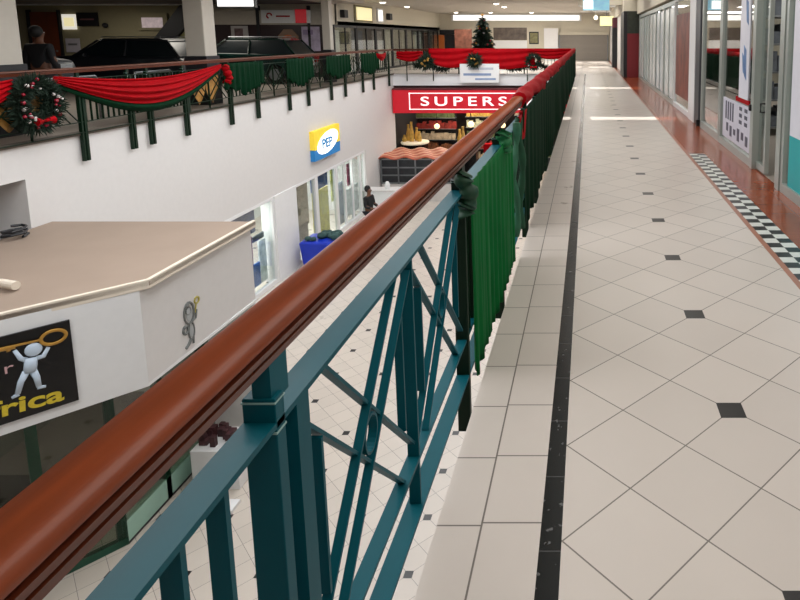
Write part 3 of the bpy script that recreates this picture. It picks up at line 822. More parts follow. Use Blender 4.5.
# ------------------------------------------------------------------ supermarket below the cross railing
t = thing('supermarket_sign', 'long red illuminated SUPERSPAR sign above the supermarket entrance', 'sign', (-8.5, 26.98, -1.17))
bx('box', M_red2, 0, 7.8, -0.18, 0.1, -0.51, 0.50, t)
bx('top_edge', mat('dark_red', '#5a0f18'), 0, 7.8, -0.2, 0.1, 0.50, 0.57, t)
bm = bm_new()
for (a, b, c, d) in ((0.72, 7.5, 0.34, 0.38), (0.72, 7.5, -0.36, -0.32), (0.72, 0.76, -0.36, 0.38), (7.46, 7.5, -0.36, 0.38)): box(bm, a, b, -0.2, -0.18, c, d)
obj('border_line', bm, mat('sign_white', '#f4ecec', emit=0.7, vary=0), t)
text_obj('lettering', 'SUPERSPAR', 0.56, mat('sign_white', '#f4ecec'), basis((1.2, -0.19, -0.18), (1, 0, 0), (0, 0, 1), (0, -1, 0)), t, 0.02, 1.58, 0.006, 1.42)
pos = [0]
prods = ['#c29a45', '#7c4a2c', '#b8a58a', '#8c2a22', '#55603a', '#d8c9a0']
for i in range(3):
    u = thing('shelf_unit', ('yellow lit', 'brown mixed', 'red and cream')[i] + ' goods shelf inside the supermarket', 'shelf', (-7.6 + i * 2.4, 30.5 + 0.5 * i, G))
    bx('back_panel', M_dark, -1, 1, 0.3, 0.34, 0, 3.0, u)
    for k in range(5): bx('shelf', M_steel, -1, 1, 0, 0.32, 0.5 + k * 0.55, 0.53 + k * 0.55, u)
    rnd = random.Random(i)
    for k in range(5):
        bm = bm_new(); x = -0.95
        while x < 0.85:
            ww = rnd.uniform(0.1, 0.22); box(bm, x, x + ww * 0.9, 0.05, 0.28, 0.53 + k * 0.55, 0.53 + k * 0.55 + rnd.uniform(0.2, 0.42)); x += ww
        o_ = obj('goods', bm, mat('goods_%d' % ((i * 2 + k) % 6), prods[(i * 2 + k) % 6], 0.6, vary=0.45, scale=6), u)
        o_['kind'] = 'stuff'
for i, (x, yy, c, lab) in enumerate(((-7.9, 27.9, '#c9a24a', 'round cream display table with golden goods under the red sign'), (-5.6, 28.1, '#e8e0d0', 'round cream display table beside the red stand'))):
    u = thing('display_table', lab, 'table', (x, yy, G))
    bx('skirt', M_black, -0.5, 0.5, -0.35, 0.35, 0, 1.9 - 0.25 * i, u)
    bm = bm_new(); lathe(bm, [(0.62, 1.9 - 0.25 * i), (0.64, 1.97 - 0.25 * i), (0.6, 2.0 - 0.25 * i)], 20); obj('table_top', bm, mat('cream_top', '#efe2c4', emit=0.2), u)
    bm = bm_new(); zz = 2.0 - 0.25 * i
    for k, (gx, gy, gh) in enumerate(((-0.32, 0.1, 0.75), (-0.12, -0.1, 0.9), (0.05, 0.15, 0.6), (0.22, -0.08, 0.45), (-0.45, -0.1, 0.3))[:5 - 3 * i]):
        lathe(bm, [(0.10, zz), (0.11, zz + gh * 0.4), (0.05, zz + gh * 0.8), (0.06, zz + gh)], 10, (gx, gy, 0))
    obj('goods', bm, mat('golden_goods', c, 0.5, vary=0.3, scale=9), u)
t = bx('promotion_stand', M_red, -4.9, -4.2, 28.55, 28.9, G, G + 1.75, bevel=0.03); tag(t, 'plain red promotion stand beside the supermarket display table', 'stand')
for (x, z, r, lab) in ((-7.1, -2.55, 0.13, 'first'), (-5.5, -2.45, 0.15, 'second'), (-4.0, -2.5, 0.13, 'third')):
    u = thing('hanging_lamp', 'warm round ceiling lamp inside the supermarket, %s from the left' % lab, 'lamp', (x, 28.8, z))
    bm = bm_new(); ball(bm, (0, 0, 0), r); obj('globe', bm, mat('warm_glow', '#ffdfae', emit=1.5, vary=0), u)
    bm = bm_new(); tube(bm, [(0, 0, 0.1), (0, 0, -0.9 - z)], 0.012, 6); obj('cord', bm, M_dark, u)
# stall with striped roof in front of the supermarket
u = thing('food_stall', 'low stall with a dark mesh front and orange striped roof', 'stall', (-7.1, 24.9, G))
bx('counter', mat('stall_white', '#c9c4c0', 0.6), -1.35, 1.5, -0.1, 0.6, 0, 0.72, u)
bm = bm_new()
for x in (-1.4, -0.7, 0.0, 0.7, 1.45): box(bm, x, x + 0.05, -0.05, 0.0, 0.7, 1.78)
for z in (0.74, 1.06, 1.38, 1.73): box(bm, -1.4, 1.5, -0.05, 0.0, z, z + 0.05)
obj('frame', bm, M_steel, u)
bx('mesh_panel', mat('dark_mesh', '#23262a', 0.5, vary=0.6, scale=6), -1.38, 1.48, 0.02, 0.05, 0.74, 1.76, u)
bx('side_panel', M_dark, -1.4, -1.36, 0.05, 2.1, 0.0, 1.76, u); bx('side_panel', M_dark, 1.46, 1.5, 0.05, 2.1, 0.0, 1.76, u)
def slat_roof(m, off):
    bm = bm_new()
    for k in range(8):
        if k % 2 == off:
            mt = Matrix.Translation((0, 0, 0)); y0 = k * 0.27
            def f(uu, vv, y0=y0): return (-1.45 + 3.0 * uu, y0 + 0.27 * vv - 0.1, 1.80 + 0.05 * math.sin(uu * 22 + y0 * 3) + 0.03 * vv)
            grid(bm, f, 40, 2)
    return bm
obj('roof_stripe', slat_roof(None, 0), mat('roof_orange', '#b0573c', 0.6, vary=0.2), u, solid=0.02)
obj('roof_stripe', slat_roof(None, 1), mat('roof_cream', '#cf9c80', 0.6, vary=0.2), u, solid=0.02)

# ------------------------------------------------------------------ opposite wall sign and ground floor shop windows
t = thing('wall_sign', 'square yellow and blue PEP sign on the plain opposite wall', 'sign', (-8.55, 18.75, -1.75), 0)
bx('box', mat('sign_blue', '#1f78b8', emit=0.2), 0.0, 0.14, 0, 1.95, -0.46, -0.1, t)
bx('upper_panel', mat('sign_yellow', '#e8c93a', emit=0.35), 0.0, 0.145, 0, 1.95, -0.12, 0.47, t)
mt = basis((0.14, 0.98, 0.02), (0, 1, 0), (0, 0, 1), (1, 0, 0))
bm = bm_new(); prism(bm, [(0.8 * math.cos(k * PI / 14), 0.33 * math.sin(k * PI / 14) + 0.12 * math.cos(k * PI / 14)) for k in range(28)], 0, 0.02, mt); obj('oval', bm, M_lit, t)
text_obj('lettering', 'PEP', 0.42, mat('logo_blue', '#3a8cc4'), mt @ Matrix.Translation((-0.5, -0.16, 0.03)), t, 0.005, 1.25, 0.01)

def ground_window(y0, y1, label, boards, trans=()):
    t = thing('shop_window', label, 'window', (-8.6, y0, G))
    L = y1 - y0
    bm = bm_new()
    box(bm, -0.05, 0.06, 0, 0.07, 0, 2.42); box(bm, -0.05, 0.06, L - 0.07, L, 0, 2.42)
    box(bm, -0.05, 0.06, 0.07, L - 0.07, 2.34, 2.42); box(bm, -0.05, 0.06, 0.07, L - 0.07, 0, 0.12)
    for q in trans: box(bm, -0.04, 0.05, q, q + 0.05, 0.12, 2.34)
    obj('frame', bm, M_white, t)
    bx('pane', M_glass, -0.005, 0.005, 0.07, L - 0.07, 0.12, 2.34, t)
    for (a, b, z0, z1, c, nm) in boards:
        bx(nm, mat('board_' + c.strip('#'), c, 0.6, vary=0.35, scale=5), -0.22, -0.18, a, b, z0, z1, t)
    return t
ground_window(14.05, 16.35, 'ground floor window nearest the kiosk, with blue and red posters', 
    [(0.5, 1.75, 1.62, 2.3, '#3f4a70', 'poster'), (1.3, 1.55, 0.78, 1.55, '#6e3548', 'poster'), (0.5, 1.28, 0.14, 1.6, '#343c60', 'poster'), (1.3, 1.85, 0.14, 0.76, '#2d5c9c', 'low_board'), (1.6, 2.15, 1.35, 1.5, '#52565c', 'dark_shelf'), (1.87, 2.2, 0.14, 1.3, '#c3d2cc', 'pale_board')], ())
S(bx('wall_pier', M_white, -8.9, -8.5, 16.35, 17.6, G, -2.68))
ground_window(17.6, 19.0, 'ground floor window with cluttered brown goods, right of the white pier',
    [(0.1, 1.3, 0.9, 2.3, '#8a7a68', 'goods_panel'), (0.2, 1.2, 0.5, 1.0, '#5a504c', 'dark_goods')], ())
ground_window(19.0, 20.6, 'ground floor window with a tall yellow banner and blue header',
    [(0.25, 1.4, 0.2, 1.75, '#b3a82c', 'yellow_banner'), (0.2, 1.4, 1.78, 2.3, '#2f5288', 'blue_header')], (0.1,))
ground_window(20.6, 23.3, 'far ground floor window with pale boards and a maroon garment',
    [(0.1, 0.6, 1.1, 2.3, '#a3a95e', 'poster'), (0.35, 1.3, 0.1, 1.6, '#66788a', 'poster'), (1.55, 2.0, 1.3, 2.1, '#7a2a48', 'garment'), (1.3, 2.5, 0.2, 1.2, '#c5cccb', 'white_board')], (0.7, 1.4, 2.2))
# ------------------------------------------------------------------ kiosk with the slanted corner
K = thing('kiosk', 'white kiosk with flat beige roof and slanted corner standing on the ground floor', 'kiosk', (0, 0, 0))
foot_u = [(-8.54, 9.5), (-5.34, 9.5), (-5.36, 7.05), (-7.45, 4.87), (-8.54, 4.87)]
roof = [(-8.54, 9.56), (-5.30, 9.56), (-5.28, 7.12), (-6.2, 6.18), (-7.45, 4.78), (-8.54, 4.78)]
bm = bm_new(); prism(bm, roof, -1.36, -1.31); obj('roof', bm, M_beige, K)
bm = bm_new()
for a, b in zip(roof[1:5], roof[2:5]):
    a = Vector((*a, 0)); b = Vector((*b, 0)); d = (b - a).normalized(); n = Vector((d.y, -d.x, 0))
    if n.x < 0: n = -n
    P_ = [a, b, b - n * 0.05, a - n * 0.05]
    prism(bm, [(p.x, p.y) for p in P_], -1.40, -1.285)
obj('roof_edge', bm, M_edge, K, bevel=0.006)
def wall_seg(name, a, b, z0, z1, m, th=0.08, par=K):
    a = Vector((*a, 0)); b = Vector((*b, 0)); d = (b - a).normalized(); n = Vector((-d.y, d.x, 0))
    c = (Vector((-7.5, 8, 0)) - (a + b) / 2)
    if n.dot(c) < 0: n = -n
    bm = bm_new(); prism(bm, [(p.x, p.y) for p in (a, b, b + n * th, a + n * th)], z0, z1)
    return obj(name, bm, m, par)
wall_seg('side_fascia', (-5.36, 9.5), (-5.36, 7.05), -5.0 + 2.42, -1.36, M_wall)
wall_seg('front_fascia', (-5.36, 7.05), (-7.45, 4.87), -2.58, -1.36, M_white)
wall_seg('rear_wall', (-8.54, 9.5), (-5.37, 9.5), -5.09, -1.36, M_wall)
bm = bm_new(); prism(bm, foot_u, -2.62, -2.58); obj('soffit', bm, M_white, K)
low = [(-6.12, 9.4), (-6.12, 7.42), (-8.1, 5.2)]
M_kg = mat('kiosk_green', '#124c38', 0.4)
# glazing of the recessed lower storey
wall_seg('base_board', low[0], low[1], G + 0.04, G + 0.34, mat('mint_panel', '#9dc4b4', 0.4, vary=0.04))
wall_seg('base_board', low[0], low[1], G, G + 0.04, M_dark)
wall_seg('base_board', low[1], low[2], G, G + 0.10, M_kg)
wall_seg('pane', low[0], low[1], G + 0.34, -2.62, M_dglass, 0.02)
wall_seg('pane', low[1], low[2], G + 0.10, -2.62, M_dglass, 0.02)
d = (Vector(low[2]) - Vector(low[1])).normalized()
for k in (0, 0.75, 1.5, 2.25):
    p = Vector(low[1]) + d * k; q = p + d * 0.11
    wall_seg('window_post', p, q, G, -2.62, M_kg, 0.1)
for yk in (9.3, 8.3):
    wall_seg('window_post', (low[0][0], yk), (low[0][0], yk - 0.1), G, -2.62, M_kg, 0.1)
bx('inner_counter', mat('dim_brown', '#4c3f38', 0.7, vary=0.3), -7.9, -7.0, 7.3, 9.2, G, G + 1.1, K)
bx('inner_wall', mat('dim_olive', '#6a675a', 0.8, vary=0.2, scale=2), -8.4, -8.3, 5.5, 9.3, G, -2.62, K)
# sign on the slanted fascia: local x runs towards the corner, y up, z outwards
A = Vector((-5.36, 7.05, 0)); ud = Vector((-2.09, -2.18, 0)).normalized()
nn = Vector((ud.y * -1, ud.x, 0)); nn = -nn if nn.x < 0 else nn
def fascia(s, z, off=0.0): # s from corner
    return A + ud * s + nn * off + Vector((0, 0, z))
org = fascia(2.2, 0, 0.0)
mt = basis(org, -ud, (0, 0, 1), nn)   # x = 2.2 - s
t = thing('kiosk_sign', 'black sign with a white figure lifting a gold key on the kiosk front', 'sign', (0, 0, 0))
SX = lambda s: 2.2 - s
bm = bm_new(); box(bm, SX(2.15), SX(0.66), -2.49, -1.53, 0.005, 0.03, mt); obj('board', bm, M_black, t)
M_fig = mat('pale_blue_white', '#c3d2e2', 0.5, vary=0.03)
# figure, drawn as a thin raised cut-out
def blob(bm, pts, rs, z=0.035, flat=0.35):
    seg = 10; rings = []
    for (x, y), r in zip(pts, rs):
        rings.append((x, y, r))
    tmp = bm_new(); tube(tmp, [(x, y, 0) for x, y, r in rings], [r for x, y, r in rings], seg)
    for v in tmp.verts: v.co = mt @ Vector((v.co.x, v.co.y, z + v.co.z * flat))
    me = bpy.data.meshes.new('tmp'); tmp.to_mesh(me); tmp.free(); bm.from_mesh(me); bpy.data.meshes.remove(me)
bm = bm_new()
blob(bm, [(1.19, -1.84), (1.18, -1.92), (1.165, -2.0)], [0.055, 0.058, 0.056])
blob(bm, [(1.14, -1.98), (1.085, -2.08), (1.05, -2.2)], [0.036, 0.03, 0.024])
blob(bm, [(1.19, -1.98), (1.215, -2.08), (1.225, -2.19)], [0.036, 0.03, 0.024])
blob(bm, [(1.06, -2.205), (1.0, -2.225)], [0.022, 0.015]); blob(bm, [(1.21, -2.195), (1.28, -2.21)], [0.022, 0.015])
blob(bm, [(1.15, -1.85), (1.11, -1.82), (1.07, -1.71)], [0.028, 0.024, 0.018])
blob(bm, [(1.23, -1.86), (1.29, -1.86), (1.34, -1.775)], [0.028, 0.024, 0.018])
tmp = bm_new(); ball(tmp, (0, 0, 0), 0.075, 16, 12)
for v in tmp.verts: v.co = mt @ Vector((1.217 + v.co.x, -1.755 + v.co.y, 0.04 + v.co.z * 0.3))
me = bpy.data.meshes.new('tmp'); tmp.to_mesh(me); tmp.free(); bm.from_mesh(me)
obj('figure', bm, M_fig, t, smooth=True)
bm = bm_new()
blob(bm, [(0.55, -1.60), (0.9, -1.645), (1.28, -1.665)], [0.013, 0.013, 0.013], 0.05)
blob(bm, [(0.60, -1.63), (1.08, -1.67)], [0.02, 0.02], 0.05)
for q in (0.82, 0.92, 1.02): blob(bm, [(q, -1.66), (q + 0.004, -1.70)], [0.018, 0.018], 0.05)
ring = bm_new()
tube(ring, [(1.39 + 0.105 * math.cos(k * PI / 14), -1.672 + 0.075 * math.sin(k * PI / 14), 0) for k in range(28)], 0.018, 8, True)
for v in ring.verts: v.co = mt @ Vector((v.co.x, v.co.y, 0.05 + v.co.z * 0.4))
me = bpy.data.meshes.new('tmp'); ring.to_mesh(me); ring.free(); bm.from_mesh(me)
obj('key', bm, M_gold, t, smooth=True)
text_obj('lettering', 'Africa', 0.245, M_goldp, mt @ Matrix.Translation((0.57, -2.375, 0.032)) @ Matrix.Rotation(-0.062, 4, 'Z'), t, 0.004, 1.44, 0.006)
text_obj('lettering', 'r', 0.17, mat('pinkish_letter', '#c9a0a0'), mt @ Matrix.Translation((0.96, -1.94, 0.032)), t, 0.004, 1.3, 0.0)
# little drawn figure on the side wall (a generic line drawing)
t = thing('wall_drawing', 'small grey line drawing of a figure with a yellow key on the kiosk side', 'drawing', (-5.355, 7.88, -2.22))
t.scale = (1, 0.95, 0.86)
bm = bm_new()
def ell(cy, cz, ry, rz_, r=0.012, a0=0, a1=2 * PI, n=16):
    tube(bm, [(0.0, cy + ry * math.cos(a0 + (a1 - a0) * k / n), cz + rz_ * math.sin(a0 + (a1 - a0) * k / n)) for k in range(n + 1)], r, 5)
ell(0.0, 0.18, 0.105, 0.17, 0.016); ell(-0.01, 0.22, 0.05, 0.06, 0.01); ell(0.02, -0.12, 0.06, 0.14, 0.014)
ell(-0.10, -0.05, 0.05, 0.06, 0.022); tube(bm, [(0, 0.05, 0.02), (0, 0.13, 0.03), (0, 0.16, 0.16)], 0.018, 5)
tube(bm, [(0, 0.0, -0.24), (0, -0.06, -0.3), (0, -0.13, -0.34)], 0.022, 5); tube(bm, [(0, 0.05, -0.24), (0, 0.04, -0.34)], 0.018, 5)
tube(bm, [(0, -0.04, 0.3), (0, 0.04, 0.34), (0, 0.09, 0.28)], 0.016, 5)
obj('outline', bm, mat('ink_grey', '#6a6d6b'), t)
bm = bm_new()
for v in ((0.0, 0.14), (0.03, -0.09), (-0.02, 0.05)): pass
ball(bm, (0.0, 0.01, 0.15), 0.07, 10, 8, (0.1, 1, 1.6)); ball(bm, (0.0, 0.03, -0.13), 0.05, 10, 8, (0.1, 1, 2.2)); obj('shading', bm, mat('soft_grey', '#a2a5a6'), t)
bm = bm_new(); ell(0.19, 0.30, 0.05, 0.05, 0.014); tube(bm, [(0, 0.17, 0.25), (0, 0.13, 0.12)], 0.012, 5); obj('key', bm, mat('dull_yellow', '#a89c48'), t)
# bits lying on the roof
bm = bm_new(); prof = [(-6.86, 6.90, -1.24), (-6.60, 6.82, -1.24)]
tube(bm, prof, 0.05, 12); t = obj('pipe_stub', bm, M_edge); tag(t, 'short cream pipe lying on the kiosk roof', 'pipe')
bm = bm_new(); rnd = random.Random(3)
pts = [(-8.38 + 0.13 * math.cos(a * 0.9) + 0.04 * rnd.random(), 8.72 + 0.16 * math.sin(a * 0.9), -1.28 + 0.008 * a) for a in range(18)]
tube(bm, pts, 0.02, 6); t = obj('cable_coil', bm, M_dark); tag(t, 'dark coil of cable on the kiosk roof in the wall recess', 'cable')

# ------------------------------------------------------------------ people
def skin_mesh(name, verts, edges, radii, m, parent, root=0, sub=2):
    me = bpy.data.meshes.new(name); me.from_pydata(verts, edges, [])
    o = bpy.data.objects.new(name, me); COL.objects.link(o)
    md = o.modifiers.new('skin', 'SKIN'); md.use_smooth_shade = True
    for i, v in enumerate(me.skin_vertices[0].data):
        r = radii[i]; v.radius = r if isinstance(r, tuple) else (r, r); v.use_root = (i == root)
    s = o.modifiers.new('sub', 'SUBSURF'); s.levels = sub; s.render_levels = sub
    me.materials.append(m)
    o.parent = parent
    return o

def person(label, loc, rz, shirt, legs, arms='down', seat=False):
    t = thing('person', label, 'person', loc, rz)
    # faces -Y in local space; z up
    hip = 0.93
    V = [(0, 0, hip), (0, 0, 1.12), (0, 0, 1.32), (0, -0.01, 1.44), (0, -0.02, 1.53), (0, -0.03, 1.62), (0, -0.02, 1.70)]
    E = [(i, i + 1) for i in range(6)]
    Rr = [(0.15, 0.11), (0.135, 0.1), (0.17, 0.11), (0.09, 0.07), (0.05, 0.05), (0.085, 0.095), (0.075, 0.085)]
    def add(p, r, to): V.append(p); Rr.append(r); E.append((to, len(V) - 1)); return len(V) - 1
    for s in (-1, 1):
        a = add((0.09 * s, 0, 0.88), 0.085, 0); a = add((0.10 * s, -0.01, 0.5), 0.058, a); a = add((0.10 * s, 0.02, 0.09), 0.038, a); a = add((0.105 * s, -0.12, 0.035), 0.03, a)
        a = add((0.17 * s, 0, 1.39), 0.06, 2)
        if arms == 'forward': pts = [((0.22 * s, -0.03, 1.14), 0.042), ((0.16 * s, -0.26, 1.05), 0.033), ((0.12 * s, -0.33, 1.07), 0.026)]
        else: pts = [((0.24 * s, 0.02, 1.14), 0.042), ((0.24 * s, -0.06, 0.9), 0.033), ((0.23 * s, -0.09, 0.82), 0.026)]
        for p, r in pts: a = add(p, r, a)
        hb = a; hp = Vector(pts[-1][0]); dr = (hp - Vector(pts[-2][0])).normalized()
        for f, (dx_, ln) in enumerate(((-0.024, 0.075), (-0.008, 0.085), (0.008, 0.08), (0.024, 0.065))):
            q = hp + dr * 0.04 + Vector((dx_, 0, 0)); b = add(tuple(q), 0.009, hb); add(tuple(q + dr * ln * 0.7 + Vector((0, -0.01, -0.01))), 0.007, b)
        b = add(tuple(hp + Vector((-0.03 * s, -0.02, 0))), 0.010, hb); add(tuple(hp + Vector((-0.045 * s, -0.04, 0)) + dr * 0.02), 0.008, b)
    skin_mesh('body', V, E, Rr, M_skin, t)
    g = 1.13
    V2 = [(0, 0, 0.9), (0, 0, 1.12), (0, 0, 1.32), (0, -0.01, 1.43)]; E2 = [(0, 1), (1, 2), (2, 3)]; R2_ = [(0.165, 0.125), (0.15, 0.115), (0.185, 0.125), (0.09, 0.08)]
    for s in (-1, 1):
        V2.append((0.175 * s, 0, 1.39)); R2_.append(0.075); E2.append((2, len(V2) - 1))
        V2.append((0.225 * s, -0.03 if arms == 'forward' else 0.02, 1.12)); R2_.append(0.056); E2.append((len(V2) - 2, len(V2) - 1))
        V2.append((0.17 * s, -0.22, 1.06) if arms == 'forward' else (0.24 * s, -0.05, 0.93)); R2_.append(0.045); E2.append((len(V2) - 2, len(V2) - 1))
    skin_mesh('jacket', V2, E2, R2_, shirt, t)
    V3 = [(0, 0, 0.93)]; E3 = []; R3_ = [(0.16, 0.12)]
    for s in (-1, 1):
        V3 += [(0.09 * s, 0, 0.86), (0.10 * s, -0.01, 0.5), (0.10 * s, 0.02, 0.12)]; R3_ += [0.098, 0.072, 0.056]
        n = len(V3); E3 += [(0, n - 3), (n - 3, n - 2), (n - 2, n - 1)]
    skin_mesh('trousers', V3, E3, R3_, legs, t)
    bm = bm_new()
    for s in (-1, 1): ball(bm, (0.105 * s, -0.05, 0.04), 0.055, 10, 8, (0.9, 2.2, 0.75))
    obj('shoes', bm, M_black, t, smooth=True)
    bm = bm_new(); ball(bm, (0, 0.03, 1.68), 0.11, 14, 10, (0.88, 0.95, 1.1)); obj('hair', bm, M_hair, t, smooth=True)
    bm = bm_new(); ball(bm, (0, -0.125, 1.63), 0.014, 8, 6, (1, 1, 1.6)); obj('nose', bm, M_skin, t, smooth=True)
    bm = bm_new()
    for s in (-1, 1): ball(bm, (0.032 * s, -0.105, 1.66), 0.011, 8, 6)
    obj('eyes', bm, M_white, t, smooth=True)
    return t
M_blackc = mat('black_cloth', '#101014', 0.8); M_jean = mat('dark_denim', '#1c2230', 0.8)
person('person in black clothes standing on the left gallery behind the wreath', (-11.1, 12.6, 0), PI, M_blackc, M_blackc).scale = (1.2, 1.1, 1.02)
person('person in a black top standing outside the ground floor shop windows', (-7.35, 20.2, G), PI * 0.4, M_blackc, M_jean, 'forward')

# ------------------------------------------------------------------ cars on the left gallery
def car(label, loc, rz, paint):
    t = thing('car', label, 'car', loc, rz)
    side = [(-2.15, 0.42), (-2.18, 0.75), (-2.08, 0.98), (-1.55, 1.05), (-0.9, 1.08), (1.9, 1.02), (2.12, 0.9), (2.18, 0.55), (2.1, 0.32), (1.85, 0.28), (-1.9, 0.28)]
    mt = basis((0, 0, 0), (1, 0, 0), (0, 0, 1), (0, -1, 0))
    bm = bm_new(); prism(bm, side, -0.88, 0.88, mt); obj('body', bm, paint, t, bevel=0.07, smooth=False)
    # cabin, tapering to the roof
    def loft(name, m, pr, y0, y1, par=t):
        bm = bm_new()
        a = [bm.verts.new((x, -(y0 if z < 1.2 else y1), z)) for x, z in pr]; b = [bm.verts.new((x, (y0 if z < 1.2 else y1), z)) for x, z in pr]
        bm.faces.new(a); bm.faces.new(b[::-1])
        for i in range(len(a)): bm.faces.new((a[i], b[i], b[(i + 1) % len(a)], a[(i + 1) % len(a)]))
        return obj(name, bm, m, par, bevel=0.03)
    loft('windows', mat('car_glass', '#10191d', 0.3), [(-1.0, 1.04), (-0.35, 1.50), (1.55, 1.50), (2.0, 1.0)], 0.83, 0.66)
    loft('roof', paint, [(-0.42, 1.49), (-0.25, 1.57), (1.35, 1.57), (1.62, 1.49)], 0.66, 0.66)
    for s in (-1, 1):
        for pts in ([(-1.02, 0.82 * s, 1.05), (-0.38, 0.67 * s, 1.51)], [(0.45, 0.84 * s, 1.05), (0.45, 0.68 * s, 1.5)], [(2.0, 0.82 * s, 1.02), (1.58, 0.67 * s, 1.51)]):
            bm = bm_new(); tube(bm, pts, 0.032, 6); obj('window_pillar', bm, paint, t)
    for s in (-1, 1):
        bm = bm_new(); tube(bm, [(-0.3, 0.62 * s, 1.61), (1.4, 0.62 * s, 1.61)], 0.018, 6); obj('roof_rail', bm, M_steel, t)
        bm = bm_new(); box(bm, -2.2, -2.08, 0.5 * s - 0.2, 0.5 * s + 0.2, 0.72, 0.88); obj('headlamp', bm, mat('lamp_glass', '#c7ccd0', 0.1), t, bevel=0.02)
        bm = bm_new(); box(bm, 2.08, 2.18, 0.6 * s - 0.16, 0.6 * s + 0.16, 0.7, 0.95); obj('tail_lamp', bm, mat('tail_red', '#6a0810', 0.2), t, bevel=0.02)
        bm = bm_new(); box(bm, -0.75, -0.6, 0.9 * s - 0.08, 0.9 * s + 0.08, 1.02, 1.14); obj('mirror', bm, paint, t, bevel=0.03)
        for x in (-1.35, 1.35):
            mw = Matrix.Translation((x, 0.8 * s, 0.34)) @ Matrix.Rotation(PI / 2, 4, 'X')
            bm = bm_new(); bmesh.ops.create_cone(bm, cap_ends=True, segments=24, radius1=0.34, radius2=0.34, depth=0.22, matrix=mw)
            wh = obj('wheel', bm, M_black, t, bevel=0.03)
            bm = bm_new(); bmesh.ops.create_cone(bm, cap_ends=True, segments=16, radius1=0.2, radius2=0.2, depth=0.24, matrix=mw); obj('hub', bm, M_steel, wh)
    bx('number_plate', M_white, -2.22, -2.19, -0.26, 0.26, 0.45, 0.57, t)
    bx('grille', M_dark, -2.2, -2.17, -0.3, 0.3, 0.62, 0.9, t)
    return t
car('black car with roof rails parked on the left gallery under the dark wall sign', (-14.2, 19.2, 0), 0.06, mat('black_car_paint', '#14171d', 0.3, coat=0.5))
car('grey car half hidden behind the standing person on the left gallery', (-16.3, 16.3, 0), PI, mat('grey_car_paint', '#5d6369', 0.3, 0.2, coat=0.6))
car('dark green car parked behind the white column, near the store front', (-12.0, 22.0, 0), 0.0, mat('green_car_paint', '#0b2a24', 0.2, coat=1.0))

# ------------------------------------------------------------------ ground floor things
t = thing('storage_tub', 'bright blue tub heaped with dark cloth outside the ground floor shop', 'tub', (-7.75, 17.6, G))
M_blue = mat('bright_blue', '#0a2fb0', 0.4, vary=0.12, scale=5)
bm = bm_new(); prism(bm, [(-0.5, -0.42), (0.5, -0.42), (0.5, 0.42), (-0.5, 0.42)], 0.12, 0.85)
for v in bm.verts:
    if v.co.z > 0.5: v.co.x *= 1.15; v.co.y *= 1.12
obj('basin', bm, M_blue, t, bevel=0.06)
bm = bm_new()
for x in (-0.38, 0.38):
    for y in (-0.3, 0.3): bmesh.ops.create_uvsphere(bm, u_segments=10, v_segments=8, radius=0.06, matrix=Matrix.Translation((x, y, 0.06)))
obj('wheels', bm, M_black, t)
bm = bm_new(); rnd = random.Random(2)
for k in range(16): ball(bm, (rnd.uniform(-0.4, 0.4), rnd.uniform(-0.3, 0.3), 0.88 + rnd.uniform(0, 0.08)), rnd.uniform(0.08, 0.14), 8, 6, (1, 1, 0.7))
obj('cloth_heap', bm, mat('heap_cloth', '#2c4a48', 0.8, vary=0.5, scale=12), t, smooth=True)
bm = bm_new(); tube(bm, [(0.55, -0.3, 0.85), (0.7, -0.3, 1.0), (0.7, 0.3, 1.0), (0.55, 0.3, 0.85)], 0.02, 6); obj('handle', bm, M_dark, t)
t = thing('display_plinth', 'white ground floor plinth with small dark goods beside the kiosk', 'plinth', (-5.55, 8.72, G))
bx('cabinet', M_white, -0.35, 0.35, -0.3, 0.3, 0, 0.62, t, bevel=0.01)
bm = bm_new(); rnd = random.Random(8)
for k in range(18):
    x, y = rnd.uniform(-0.28, 0.28), rnd.uniform(-0.22, 0.22); s = rnd.uniform(0.03, 0.06); box(bm, x - s, x + s, y - s, y + s, 0.62, 0.62 + rnd.uniform(0.05, 0.16))
obj('goods', bm, mat('mixed_dark_goods', '#3d1f22', 0.6, vary=0.7, scale=12), t)
t = thing('sheet_sign', 'low white board lying by the foot of the white plinth', 'board', (-5.35, 8.05, G)); bx('sheet', M_white, -0.3, 0.3, -0.12, 0.12, 0, 0.05, t)
for (x, y, z, nm) in ((-4.12, 13.2, 0.0, 'yellow floor marker stand seen through the railing'),):
    t = thing('floor_stand', nm, 'stand', (x, y, G))
    bm = bm_new(); lathe(bm, [(0.09, 0), (0.09, 0.03), (0.035, 0.05), (0.035, 0.6)], 12); obj('pole', bm, mat('stand_yellow', '#c9ad28', 0.5), t)
    bx('plate', mat('stand_yellow', '#c9ad28'), -0.06, 0.06, -0.02, 0.02, 0.55, 0.8, t)
t = thing('white_counter', 'white counter at the foot of the opposite wall near the stall', 'counter', (-7.9, 23.2, G))
bx('cabinet', M_white, -0.6, 0.9, -0.25, 0.25, 0, 0.9, t, bevel=0.01); bx('worktop', M_wall, -0.65, 0.95, -0.3, 0.3, 0.9, 0.94, t)
bm = bm_new(); lathe(bm, [(0.08, 0.94), (0.1, 1.1), (0.05, 1.22)], 12, (0.2, 0, 0)); obj('dispenser', bm, M_white, t)

